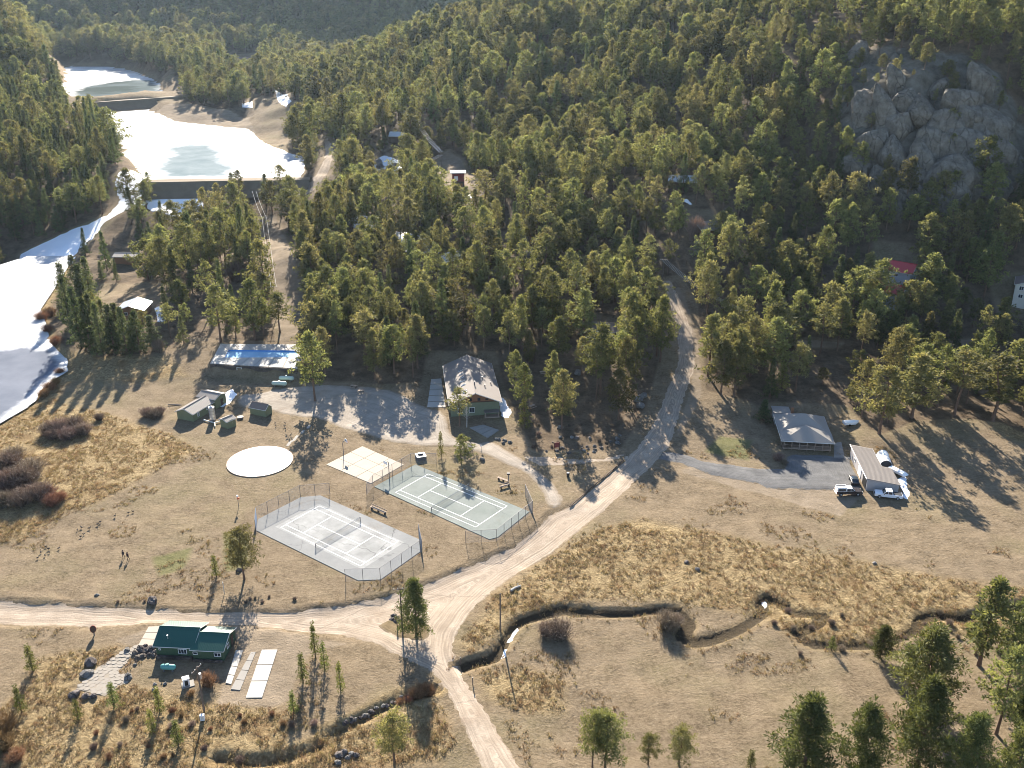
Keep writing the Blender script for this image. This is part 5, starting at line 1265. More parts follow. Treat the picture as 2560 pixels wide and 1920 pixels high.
# granite cliff: big fractured domes set into the slope
BG = [rock_mesh(40 + i, 4, .42, 'granite_dome') for i in range(5)]
for m in BG: m.materials.append(M['granite'])
domes = [(2135,160,6,11,.9),(2240,210,5,6,0),(2170,290,9,9,.2),(2260,270,7,8,.1),(2300,290,9,8,0),(2215,300,6,11,0),(2390,270,9,7,-.4),(2420,300,10,8,-.5),(2360,330,8,9,-.3),(2440,350,10,9,-.5),(2400,390,11,11,-.4),(2330,380,8,9,-.2),
         (2180,370,9,8,.3),(2230,400,8,9,.3),(2150,420,7,7,.3),(2290,460,8,8,0),(2360,450,10,9,0),(2420,460,9,8,-.2),(2260,500,8,7,.2),(2340,510,8,7,0),(2480,320,8,9,-.5),(2500,400,8,9,-.4),(2450,220,7,8,-.4),(2350,230,6,5,0),(2480,470,7,7,-.3),(2200,460,6,6,.3),(2310,420,7,8,0),(2230,540,6,5,0),(2240,330,7,8,.2),(2380,500,8,7,0),(2440,420,8,8,-.3)]
for u, v, w, h, tl in domes:
    p = at_px(u, v); o = bpy.data.objects.new('granite_dome', rr.choice(BG)); COL.objects.link(o)
    o.location = p + Vector((0, .6, .8)); o.scale = (w * .86, w * .78, h * 1.0); o.rotation_euler = (R(-24) + rr.uniform(-.15, .15), tl * .5, rr.uniform(-.6, .6))
    tag(o, ('tall ' if h > w else 'broad ' if w > h else 'rounded ') + ('small ' if w * h < 45 else '') + 'grey fractured granite dome, ' + ('top' if v < 260 else 'middle' if v < 390 else 'foot') + ' of the cliff, ' + ('left flank' if u < 2215 else 'left of centre' if u < 2300 else 'right of centre' if u < 2400 else 'right flank'), 'rock', 'granite domes of the cliff')
for u, v, r in [(760,70,0),(1890,60,5),(1870,90,6),(1900,120,5),(1920,80,4),(1560,130,4),(1540,150,4)]:
    if r:
        p = at_px(u, v); o = bpy.data.objects.new('granite_dome', rr.choice(BG)); COL.objects.link(o); o.location = p; o.scale = (r, r * .7, r * .7); o.rotation_euler = (0, 0, rr.uniform(0, 6))
        tag(o, 'grey rock slab showing between pines high on the wooded hill', 'rock', 'rock slabs high on the hill')

# willow and other bushes
def bush_mesh(seed, n, spread, h, mat, thin=.02, name='bush'):
    r = np.random.default_rng(seed); V = []; Fc = []; T = []
    for i in range(n):
        a = r.uniform(0, 2 * np.pi); e = r.uniform(0, 1) ** .6; bx, by = r.normal(0, spread * .22, 2)
        tip = np.array([bx + math.cos(a) * e * spread, by + math.sin(a) * e * spread, h * (1 - .45 * e ** 2) * r.uniform(.65, 1.05)])
        p0 = np.array([bx, by, -.1]); pm = p0 * .5 + tip * .5 + np.array([0, 0, h * .12]); tw = r.uniform(0, 1)
        pts = [p0, pm, tip]; sd = np.array([-math.sin(a + 1), math.cos(a + 1), 0]) * thin
        k = len(V)
        for j, p in enumerate(pts): V += [p - sd * (1.6 - .6 * j), p + sd * (1.6 - .6 * j)]; T += [tw, tw]
        Fc += [(k, k + 1, k + 3, k + 2), (k + 2, k + 3, k + 5, k + 4)]
        for j in range(3):
            f = r.uniform(.4, .95); q = pm + (tip - pm) * f; d = r.normal(0, 1, 3); d[2] = abs(d[2]) + .3; d = d / np.linalg.norm(d) * h * .22; s2 = np.cross(d, [0, 0, 1.0]); s2 = s2 / (np.linalg.norm(s2) + 1e-6) * thin * .9
            k = len(V); V += [q - s2, q + s2, q + d]; T += [tw] * 3; Fc += [(k, k + 1, k + 2)]
    me = bpy.data.meshes.new(name); me.from_pydata([tuple(v) for v in V], [], Fc); at = me.attributes.new('tint', 'FLOAT', 'POINT'); at.data.foreach_set('value', np.array(T, np.float32)); me.materials.append(M[mat]); me.update(); return me
BW = [bush_mesh(i, 520, 1.0, 1.15, 'willow', .012) for i in range(3)]; BR = [bush_mesh(9 + i, 420, .9, 1.1, 'rust', .013) for i in range(2)]
def bush(uv, s, label, kind='willow', group=None, hz=1.0, name='willow_shrub', cat='shrub'):
    p = at_px(*uv); o = bpy.data.objects.new(name, rr.choice(BW if kind == 'willow' else BR)); COL.objects.link(o)
    o.location = p; s = s * (1.3 if s > 1.1 else 1); o.scale = (s, s * .85, s * hz); o.rotation_euler = (0, 0, rr.uniform(0, 6)); tag(o, label, cat, group)
for q, s in [((120,1085),2.2),((150,1080),2.6),((185,1075),2.6),((210,1085),2.2),((170,1096),2.2),((135,1096),1.8)]: bush(q, s, 'tall brown willow shrub of the clump by the lake shore', 'willow', 'willows by the lake shore')
for q, s in [((15,1225),3.2),((50,1215),3.4),((80,1190),3.0),((20,1175),3.0),((100,1245),2.6),((55,1260),2.6),((10,1265),2.4),((-20,1230),3),((35,1150),2.4)]: bush(q, s, 'large purple brown willow of the clump at the picture edge', 'willow', 'willows at the picture edge')
for q, s in [((130,1262),1.9),((120,1240),1.8),((150,1250),1.5)]: bush(q, s, 'orange brown willow shrub at the near end of the big clump', 'rust', 'orange willows')
for q, s in [((370,1040),1.8),((388,1044),1.8),((398,1036),1.5),((248,1050),1.3)]: bush(q, s, 'brown shrub standing left of the olive shed', 'willow', 'shrubs left of the olive shed')
for q, s in [((112,990),1.6),((125,975),1.8),((140,960),1.5),((105,800),2.2),((125,790),2.4),((120,830),2.0),((140,860),2.0),((150,935),1.4)]: bush(q, s, 'rusty orange bush on the lake shore', 'rust', 'rusty bushes on the lake shore')
bush((1395,1590), 2.3, 'round bare willow on the bank inside the creek bend', hz=.95); bush((1365,1585), 1.5, 'low bare willow left of the round creek willow'); bush((1668,1570), 1.9, 'upright bare willow in the creek, right of the round one', hz=1.25); bush((1690,1560), 1.3, 'low willow hanging over the creek edge')
bush((520,1712), 1.5, 'rusty orange shrub by the transformer pole', 'rust', hz=1.1); bush((478,1738), .9, 'dark red shrub stems below the white cabinet', 'rust')
for q, s in [((1040,1745),1.3),((1065,1735),1.4),((1020,1755),1.0),((1000,1760),1.0)]: bush(q, s, 'red brown shrub in the ditch by the junction', 'rust', 'red shrubs in the ditch')
for q, s in [((10,1830),2.2),((5,1870),2.0),((40,1900),1.4)]: bush(q, s, 'reddish shrub in dry grass at the lower left corner', 'rust', 'red shrubs in the corner')
for i in range(26): bush((rr.uniform(200, 800), rr.uniform(1770, 1910)), rr.uniform(.4, .9), 'low brown weed clump in the tall dry grass below the green house', rr.choice(['willow', 'rust']), 'weed clumps below the green house', name='weed_clump', cat='weed')
for i in range(26): bush((rr.uniform(1900, 2560), rr.uniform(1530, 1650)), rr.uniform(.4, 1.0), 'low brown weed clump along the creek at the far right', 'willow', 'weed clumps along the creek', name='weed_clump', cat='weed')
for i in range(8): bush((rr.uniform(150, 740), rr.uniform(1492, 1508)), rr.uniform(.3, .55), 'dark scrubby weed on the bank above the dirt road', 'willow', 'weeds on the road bank', name='weed_clump', cat='weed')
for i in range(14): bush((rr.uniform(1250, 1550), rr.uniform(1050, 1120)), rr.uniform(.4, .8), 'low brown shrub under the pines right of the lodge', 'willow', 'shrubs under the pines', name='weed_clump', cat='weed')
bush((1965,1120), 1.2, 'frosty shrub at the porch corner of the hip roofed house'); bush((1945,1150), 1.3, 'low tangled shrub in shade left of the porch'); bush((1960,1160), 1.0, 'pale low shrub beside the gravel drive edge')

for q, s_, l in bare_spots: bush(q, s_, l, 'willow', None, 1.9, 'bare_tree', 'tree')
# ------------------------------------------------------------------ trees
def crown_mesh(name, seed, H, base, R, prof, nb, cl, K, cr, ql, qw, lift, mat, sticks=True, lop=.25):
    r = np.random.default_rng(seed); C = []; TT = []; BS = []
    la = r.uniform(0, 6.28)
    for i in range(nb):
        t = (i + r.uniform(0, 1)) / nb
        z = base + (H - base) * t
        a = i * 2.39996 + r.normal(0, .35)
        L = R * prof(t) * r.uniform(.62, 1.12) * (1 + lop * math.cos(a - la))
        dz = lift(t) * L
        n = max(1, int(round(cl * (.35 + .65 * L / R))))
        for j in range(n):
            f = .38 + .62 * (j + r.uniform(.2, .8)) / n if n > 1 else r.uniform(.5, .95)
            s = L * .17
            C.append((math.cos(a) * L * f + r.normal(0, s), math.sin(a) * L * f + r.normal(0, s), z + dz * f * f + r.normal(0, .18)))
            TT.append(np.clip(r.uniform(.25, .95), 0, 1))
        BS.append(((0, 0, z - .1), (math.cos(a) * L * .8, math.sin(a) * L * .8, z + dz * .6)))
    for q in range(4):
        C.append((r.normal(0, .12), r.normal(0, .12), H - .15 - q * .25)); TT.append(.9)
    C = np.array(C); TT = np.array(TT); n = len(C)
    rad = cr * r.uniform(.7, 1.25, n)
    d = r.normal(0, 1, (n, K, 3)); d[..., 2] = d[..., 2] * .7 + .35; d /= np.linalg.norm(d, axis=-1, keepdims=True)
    p0 = C[:, None] + d * (rad[:, None, None] * r.uniform(.15, .75, (n, K, 1)))
    dd = d + r.normal(0, .35, d.shape); dd /= np.linalg.norm(dd, axis=-1, keepdims=True)
    ln = ql * r.uniform(.65, 1.25, (n, K, 1))
    sd = np.cross(dd, r.normal(0, 1, d.shape)); sd /= np.linalg.norm(sd, axis=-1, keepdims=True) + 1e-9
    w = qw * r.uniform(.7, 1.3, (n, K, 1))
    V = np.stack([p0 - sd * w * .35, p0 + dd * ln * .55 - sd * w, p0 + dd * ln, p0 + dd * ln * .55 + sd * w], 2).reshape(-1, 3)
    Fq = np.arange(len(V)).reshape(-1, 4)
    tint = np.repeat(np.clip(TT[:, None] + r.normal(0, .12, (n, K)), 0, 1).ravel(), 4)
    me = np_mesh(name, V, Fq)
    at = me.attributes.new('tint', 'FLOAT', 'POINT'); at.data.foreach_set('value', tint.astype(np.float32))
    me.materials.append(M[mat])
    return me, BS
def trunk_mesh(name, seed, H, r0, BS, mat='bark', bend=.25):
    r = random.Random(seed); mb = MB(); n = 7
    pts = [(math.sin(i * .9 + seed) * bend * (i / n), math.cos(i * .7 + seed) * bend * (i / n), -.4 + (H + .2) * i / n) for i in range(n + 1)]
    mb.tube(pts, [r0 * (1.25 if i == 0 else 1) * (1 - .88 * i / n) for i in range(n + 1)], 7)
    for a, b in BS[::2]: mb.tube([a, ((a[0] + b[0]) / 2, (a[1] + b[1]) / 2, (a[2] + b[2]) / 2 + .05), b], [r0 * .24, r0 * .16, r0 * .06], 3, False)
    me = mb.mesh(name); me.materials.append(M[mat]); return me

PINES, SPRUCES, YOUNG = [], [], []
def pprof(k, p=.75): return lambda t: max(.10, math.sin(math.pi * min(1, (t * .80 + .16)) ** p) ** k * (1 if t < .9 else .85))
specs = [(13.5, 3.9, 3.5, .75, 40), (14.5, 4.6, 3.2, .8, 38), (12.0, 3.0, 3.6, .7, 40), (15.0, 5.8, 3.1, .7, 34), (12.8, 4.2, 3.9, .65, 38), (13.8, 3.2, 3.0, .95, 44)]
for i, (H_, b_, R_, kk, nb) in enumerate(specs):
    me, bs = crown_mesh('crown', 100 + i, H_, b_, R_, pprof(kk), nb, 3.4, 26, .66, .58, .115, lambda t: .12 + .35 * t, 'pine')
    PINES.append((me, trunk_mesh('trunk', i, H_, .24, bs), H_, R_))
for i, (H_, b_, R_, kk, nb, cl) in enumerate([(14.0, 6.4, 3.1, .7, 24, 2.6), (15.5, 5.4, 2.5, .8, 30, 2.8), (11.0, 2.2, 3.4, .6, 34, 3.2)]):
    me, bs = crown_mesh('crown', 150 + i, H_, b_, R_, pprof(kk), nb, cl, 24, .62, .58, .115, lambda t: .05 + .45 * t, 'pine', lop=.4)
    PINES.append((me, trunk_mesh('trunk', 30 + i, H_, .22, bs, bend=.5), H_, R_))
NP = len(PINES)
cone = lambda t: max(.05, (1 - t) ** .82)
for i, (H_, b_, R_, nb) in enumerate([(12.5, .9, 2.5, 64), (13.5, 1.2, 2.2, 66), (11.5, .7, 2.7, 60)]):
    me, bs = crown_mesh('crown', 200 + i, H_, b_, R_, cone, nb, 4.4, 20, .40, .42, .075, lambda t: -.28 + .45 * t, 'spruce', lop=.12)
    SPRUCES.append((me, trunk_mesh('trunk', 50 + i, H_, .20, bs[::2], bend=.05), H_, R_))
for i, (H_, R_, nb) in enumerate([(5.0, .85, 38), (4.4, 1.0, 36), (5.6, .75, 42)]):
    me, bs = crown_mesh('crown', 300 + i, H_, .45, R_, cone, nb, 3.2, 13, .20, .26, .042, lambda t: -.1 + .6 * t, 'young', lop=.2)
    YOUNG.append((me, trunk_mesh('trunk', 70 + i, H_, .09, bs[::2], bend=.06), H_, R_))
dprof = lambda t: max(.12, (1 - t) ** .62 * (.75 + .35 * min(1, t * 4)))
DENSE = []
for i, (H_, b_, R_, nb) in enumerate([(9.5, 1.1, 2.7, 66), (9.0, 1.4, 3.0, 64)]):
    me, bs = crown_mesh('crown', 400 + i, H_, b_, R_, dprof, nb, 5.2, 40, .55, .36, .05, lambda t: .1 + .45 * t, 'densepine', lop=.15)
    DENSE.append((me, trunk_mesh('trunk', 90 + i, H_, .2, bs, bend=.1), H_, R_))
ROUND = []
for i, (H_, b_, R_, nb) in enumerate([(9.0, 2.6, 2.7, 46), (8.6, 2.2, 2.4, 44)]):
    me, bs = crown_mesh('crown', 500 + i, H_, b_, R_, pprof(.5), nb, 4.6, 38, .55, .34, .048, lambda t: .15 + .4 * t, 'pine', lop=.2)
    ROUND.append((me, trunk_mesh('trunk', 110 + i, H_, .17, bs), H_, R_))
print('crown tris', [len(p[0].polygons) * 2 for p in PINES + SPRUCES + YOUNG + DENSE])

def tree(name, variant, loc, h, label, cat, group=None, wide=1.0, rz=None):
    me, tr, H_, R_ = variant; s = h / H_
    t = thing(name, label, cat, loc, rr.uniform(0, 6.28) if rz is None else rz, group, (s * wide, s * wide, s))
    for nm, m in (('crown', me), ('trunk', tr)):
        o = bpy.data.objects.new(nm, m); COL.objects.link(o); o.parent = t
    return t
PLACED = []
def plant(kind, base, top, label, group=None, width=None, name=None, cat=None):
    p = at_px(*base); h = max(1.5, top_z(p, *top) - p.z)
    S = {'pine': PINES, 'spruce': SPRUCES, 'young': YOUNG, 'dense': DENSE, 'round': ROUND}[kind]; v = S[len(PLACED) % len(S)]
    wd = 1.0
    if width: wd = (1.08 if kind in ('dense', 'round') else 1.0) * (width * (p.y * math.cos(PITCH) + (CAM_H - p.z - h / 2) * math.sin(PITCH)) / F_PX / 2 / .95) / (v[3] * h / v[2])
    PLACED.append((p.x, p.y))
    nm = name or {'pine': 'pine_tree', 'spruce': 'spruce_tree', 'young': 'young_spruce', 'dense': 'pine_tree', 'round': 'pine_tree'}[kind]
    return tree(nm, v, p, h, label, cat or ('spruce' if kind in ('spruce', 'young') else 'pine tree'), group, wd)
# trees that stand alone
plant('dense', (1041, 1592), (1031, 1452), 'bright dense pine on the grass island at the road junction', width=80)
plant('round', (611, 1448), (606, 1326), 'round topped pine standing alone on the meadow by the pale court', width=72)
plant('young', (541, 1442), (538, 1390), 'slim young spruce on the meadow beside the round topped pine', width=22)
for b, t_, l in [((789,1643),(787,1560),'tallest young spruce of the group right of the concrete slabs'), ((812,1676),(811,1608),'young spruce close behind the tallest of the slab group'), ((758,1706),(756,1636),'young spruce on the near left of the slab group'),
                 ((735,1784),(733,1731),'thin young spruce at the lower end of the slab group'), ((852,1729),(850,1659),'young spruce standing apart toward the road junction')]: plant('young', b, t_, l, width=30)
for b, t_, l in [((83,1678),(80,1616),'young spruce at the picture edge above the flagstone terrace'), ((55,1783),(58,1717),'bushy young spruce lowest at the left picture edge'), ((198,1802),(189,1752),'thin spruce below the terrace end'),
                 ((286,1767),(280,1710),'young spruce at the foot of the terrace'), ((400,1779),(395,1721),'slender spruce below the teal tank'), ((383,1834),(383,1776),'young spruce in tall grass below the teal tank'), ((447,1861),(443,1803),'young spruce lowest in the tall grass near the pole')]: plant('young', b, t_, l, width=32)
plant('round', (986, 1905), (984, 1791), 'small round pine at the bottom edge left of the lane', width=78)
for b, t_, l, w in [((1481,1918),(1472,1783),'left pine of the touching pair at the bottom edge',70), ((1513,1922),(1513,1790),'right pine of the touching pair at the bottom edge',88), ((1620,1911),(1616,1838),'small pine right of the touching pair',54), ((1697,1912),(1698,1822),'small pine at the bottom edge farthest from the lane',64)]: plant('round', b, t_, l, width=w)
for b, t_, l, w, k in [((2002,1965),(2003,1748),'broad dense pine at the bottom edge, first from the open meadow',150,'dense'), ((2306,1752),(2300,1575),'dark round pine standing below the creek bend',165,'dense'), ((2290,1925),(2283,1702),'tall dense pine in front of the dark round pine',140,'dense'),
      ((2447,1664),(2478,1453),'leaning tall pine beside the creek at the far right',128,'pine'), ((2200,1644),(2194,1566),'small bushy pine on the creek bank',62,'dense'), ((2078,1626),(2077,1592),'tiny young pine on the creek bank',26,'young'), ((2541,1662),(2550,1498),'pine half cut by the right picture edge near the creek',100,'dense'),
      ((2490,1835),(2509,1628),'pale green open pine right of the dense bottom group',120,'pine'), ((2562,1860),(2560,1660),'pine cut by the right picture edge at the bottom',120,'dense'), ((2140,1980),(2139,1770),'dense pine in the bottom corner group beside the broad one',130,'dense'),
      ((2400,2000),(2400,1790),'pine in the middle of the bottom corner group',120,'dense'), ((2520,2010),(2520,1820),'lowest pine in the bottom right corner',130,'dense'), ((1876,1917),(1875,1877),'little yellow green sapling at the bottom edge',26,'young')]: plant(k, b, t_, l, width=w)
plant('pine', (1149, 1066), (1149, 972), 'small pine growing right against the lodge front corner', width=62)
t = thing('aspen', 'bare white stemmed aspen in front of the lodge', 'aspen', at_px(1167, 1068), 0)
mb = MB(); mb.tube([(0, 0, -.3), (.1, 0, 3), (0, .1, 6.4)], [.13, .1, .03], 7); mb.obj('trunk', M['greybark'], t)
mb = MB()
for i in range(40):
    z = 2.4 + i * .095; a = i * 2.4; L = 1.5 * (1 - (z - 2.4) / 5); mb.tube([(0, 0, z), (math.cos(a) * L * .6, math.sin(a) * L * .6, z + .5), (math.cos(a) * L, math.sin(a) * L, z + 1.1)], [.03, .02, .008], 3, False)
mb.obj('branches', M['greybark'], t)
plant('young', (1103, 1144), (1099, 1082), 'thin leader spruce standing alone between the gravel lot and green court', width=22)
plant('pine', (1153, 1160), (1149, 1090), 'thin shaded pine at the meadow edge by the lodge driveway', width=50)
plant('spruce', (1398, 1032), (1398, 926), 'dark dense spruce on the slope right of the lodge', width=70)
plant('young', (1310, 1070), (1313, 996), 'slender pale spruce close to the lodge wall', width=40)
for b, t_, l, w in [((1546,1050),(1550,926),'upright pine nearest the forest road bend',78), ((1500,985),(1552,815),'tall pine with spreading yellow green top by the forest road',92), ((1560,1000),(1545,850),'pine behind the road bend boulders',70), ((1650,905),(1640,745),'pine on the left edge of the forest road',66)]: plant('pine', b, t_, l, width=w)
plant('spruce', (460, 858), (462, 790), 'lone small spruce on the grass slope left of the pool', width=34)
plant('spruce', (1908, 1052), (1906, 1000), 'dark little spruce against the left corner of the hip roofed house', width=42)
plant('young', (1953, 975), (1950, 905), 'small light spruce in the wood behind the hip roofed house', width=40)
for b, t_, l, w in [((788,1003),(772,838),'tall pine with bare trunk nearest the gravel lot',84), ((552,855),(548,715),'broad pine left of the pool by the grass slope',78), ((638,850),(640,705),'broad pine above the pool deck',92), ((700,830),(705,735),'pine behind the pool in the cleared line',60),
      ((2198,1085),(2215,922),'big pine behind the garage',120), ((2278,1044),(2290,890),'big pine beside the garage trees, second in the row',110), ((2386,1038),(2390,880),'pine at the meadow edge, third in the row',105), ((2480,1052),(2490,890),'pine at the meadow edge toward the right picture edge',110),
      ((1802,985),(1790,850),'front pine of the clump right of the forest road',80), ((1835,990),(1850,860),'second front pine of the clump right of the forest road',85), ((1770,940),(1762,790),'pine leaning over the forest road from the right',80), ((1875,940),(1880,800),'pine behind the clump right of the forest road',85),
      ((2188,792),(2196,655),'pine in front of the red roofed houses, on their near side',80), ((2262,806),(2266,704),'pine just below the lower red roof',78), ((2318,770),(2326,640),'pine standing right of the red roofed houses',90),
      ((365,160),(363,102),'tall lone far pine at the upper pond shore',33)]: plant('pine', b, t_, l, width=w)
for b, t_ in [((205,868),(215,720)), ((228,880),(235,745)), ((258,888),(262,760)), ((288,888),(292,765)), ((318,884),(322,770)), ((350,880),(352,778)), ((385,872),(384,790)), ((180,830),(190,690)), ((170,780),(182,660)), ((215,790),(220,665)), ((340,868),(338,790)), ((240,860),(245,735)), ((300,862),(305,760)), ((195,740),(205,640))]:
    plant('spruce', b, t_, 'dark spruce of the dense stand between the frozen lake and the grass slope', 'dense spruces by the lake', width=60)

# ------------------------------------------------------------------ the woods: scatter over the whole valley
def scatter():
    cell = 3.2; pts = []; grid = {}
    r = np.random.default_rng(21)
    N_ = 260000
    Y = 215 + (1750 - 215) * r.uniform(0, 1, N_) ** 1.25; half = .60 * Y + 40; X = r.uniform(-1, 1, N_) * half
    dm = sdf(X, Y, meadow); ok = dm > 1.5
    for c in clearings: ok &= sdf(X, Y, c) > 2.0
    ok &= sdf(X, Y, lodge_pad) > 2.5; ok &= sdf(X, Y, pool_pad) > 2; ok &= sdf(X, Y, house_pad) > 2
    dc = sdf(X, Y, cliff); ok &= (dc > 2) | (r.uniform(0, 1, N_) < .30)
    dens = fbm(X, Y, .018, 77, 2) + .5 * fbm(X, Y, .06, 78, 2)
    X, Y, dens, dc = X[ok], Y[ok], dens[ok], dc[ok]
    # sparse strips
    sp = [pw([(1275,1000),(1290,880),(1460,870),(1640,900),(1640,1000),(1560,1122),(1340,1130)]), pw([(760,960),(900,975),(900,880),(770,880)]), pw([(1750,990),(1750,880),(2250,900),(2420,940),(2300,1060),(2100,1010),(1900,1010)]),
          pw([(430,860),(560,850),(760,850),(760,700),(560,690),(420,760)]), pw([(640,270),(820,330),(840,420),(720,520),(600,330)])]
    spare = np.zeros(len(X))
    for q in sp: spare = np.maximum(spare, (sdf(X, Y, q) < 0) * 1.0)
    out = []
    for x, y, dn, sv in zip(X, Y, dens, spare):
        rad = 5.0 + 1.8 * min(1, max(0, dn * 1.5 + .5)) + .0015 * y + sv * 2.6
        if dn < -.42: rad += 4
        i, j = int(x // 8), int(y // 8); bad = False
        for a in (-1, 0, 1):
            for b in (-1, 0, 1):
                for (px, py) in grid.get((i + a, j + b), ()):
                    if (px - x) ** 2 + (py - y) ** 2 < rad * rad: bad = True; break
                if bad: break
            if bad: break
        if bad: continue
        grid.setdefault((i, j), []).append((x, y)); out.append((x, y))
    return out
for x, y in PLACED: pass
pts = scatter()
pts = [(x, y) for x, y in pts if all((x - a) ** 2 + (y - b) ** 2 > 12 for a, b in PLACED)]
spruce_zone = pw([(60,700),(200,600),(330,560),(430,640),(430,860),(380,885),(230,895),(140,860)])
left_hill = pw([(-100,700),(0,680),(120,640),(250,540),(330,440),(330,380),(240,250),(150,160),(-100,150)])
PA = np.array(pts); n_ = len(PA)
in_sp = inside(PA[:, 0], PA[:, 1], spruce_zone); in_lh = inside(PA[:, 0], PA[:, 1], left_hill)
rg = np.random.default_rng(5)
is_sp = np.where(in_sp, rg.uniform(0, 1, n_) < .55, np.where(in_lh, rg.uniform(0, 1, n_) < .6, rg.uniform(0, 1, n_) < .12))
hgt = rg.normal(13.6, 2.9, n_).clip(5.5, 20) * (1 + .00045 * (PA[:, 1] - 250).clip(0, 900))
hgt = np.where(rg.uniform(0, 1, n_) < .12, hgt * .55, hgt)
hgt = np.where(in_sp & is_sp, hgt * .9, hgt)
dcl = sdf(PA[:, 0], PA[:, 1], cliff); hgt = np.where(dcl < 3, hgt * .5, hgt)
zz = np.array([gz(x, y) for x, y in PA])
# which trees the photograph shows largest
dy_, dz_ = PA[:, 1], zz + hgt * .5 - CAM_H
fw_ = dy_ * math.cos(PITCH) - dz_ * math.sin(PITCH); upc = dy_ * math.sin(PITCH) + dz_ * math.cos(PITCH)
U = 1280 + F_PX * PA[:, 0] / fw_; V = 960 - F_PX * upc / fw_
infr = (U > -20) & (U < 2580) & (V > -10) & (V < 1930)
size = np.where(infr, hgt / fw_, 0)
def zone_label(x, y, u, v, sp):
    if sp: return ('dark conical spruce among the pines on the near slopes', 'spruces in the near woods') if u > 500 else ('dark conical spruce in the wood between the lake and the pool', 'spruces by the lake wood')
    if u < 560: return 'pine in the wood between lake and cleared line', 'pines of the lake wood'
    if u < 760: return 'pine beside the cleared line above the pool', 'pines along the cleared line'
    if u < 1110: return 'pine in the wood between pool and lodge', 'pines between pool and lodge'
    if u < 1290: return 'pine in the wood directly behind the lodge', 'pines behind the lodge'
    if u < 1680: return 'pine in the wood between lodge and forest road', 'pines between lodge and forest road'
    if v > 830: return 'pine in the wood behind house and garage', 'pines behind the hip roofed house'
    return 'pine on the slope around red roofed houses', 'pines by the red roofed houses'
# no tree stands in the sight line of the open places and roofs the photograph shows
wpx = hgt * .13 * F_PX / fw_; hpx = hgt * .36 * F_PX / fw_
drop = np.zeros(n_, bool)
for a, b, c, d in [(2222,640,2282,684),(2226,706,2258,728),(1130,420,1168,462),(1738,548,1768,575),(296,715,380,770),(2528,700,2560,755),(982,324,1010,345),(290,627,350,645),(592,128,638,155),(300,275,700,425),(170,165,385,245),
                   (530,862,735,925),(945,397,1005,425),(1490,800,1520,820),(1668,730,1735,960),(795,345,838,430),(750,440,795,485),(400,262,640,300),(0,600,190,900),(230,540,320,590),(380,455,520,485),(1125,900,1230,1000),(1930,1010,2080,1100)]:
    drop |= (U + wpx > a) & (U - wpx < c) & (V + hpx > b) & (V - hpx < d)
near_all = drop & infr
keepers = ~near_all
PA, zz, hgt, U, V, fw_, infr, size, is_sp = PA[keepers], zz[keepers], hgt[keepers], U[keepers], V[keepers], fw_[keepers], infr[keepers], size[keepers], is_sp[keepers]; n_ = len(PA)
dmm = sdf(PA[:, 0], PA[:, 1], meadow); order = np.argsort(-size)
pi_ = [i for i in order if not is_sp[i] and infr[i]][:262]; si_ = [i for i in order if is_sp[i] and infr[i]][:90]
for i in pi_:
    l, g = zone_label(PA[i, 0], PA[i, 1], U[i], V[i], False); wd_ = rg.uniform(.88, 1.2)
    l = ('tall ' if hgt[i] > 14.4 else 'short ' if hgt[i] < 10.5 else 'middling ') + ('broad ' if wd_ > 1.06 else 'narrow ' if wd_ < .96 else '') + l + (', at its open edge' if dmm[i] < 7 else ', well inside' if dmm[i] > 32 else '')
    tree('pine_tree', PINES[int(rg.integers(0, NP))], (PA[i, 0], PA[i, 1], zz[i] - .1), hgt[i], l, 'pine tree', g, wd_)
for i in si_:
    l, g = zone_label(PA[i, 0], PA[i, 1], U[i], V[i], True)
    l = ('tall ' if hgt[i] > 13.5 else 'short ' if hgt[i] < 10 else 'middling ') + l + (' right of the lodge' if U[i] > 1290 and U[i] < 1700 else ' toward the right edge' if U[i] >= 1700 else '')
    tree('spruce_tree', SPRUCES[int(rg.integers(0, 3))], (PA[i, 0], PA[i, 1], zz[i] - .1), hgt[i], l, 'spruce', g, rg.uniform(.85, 1.1))
solo = set(pi_) | set(si_)
rest = [i for i in range(n_) if i not in solo]
print('trees', n_, 'individual', len(solo))

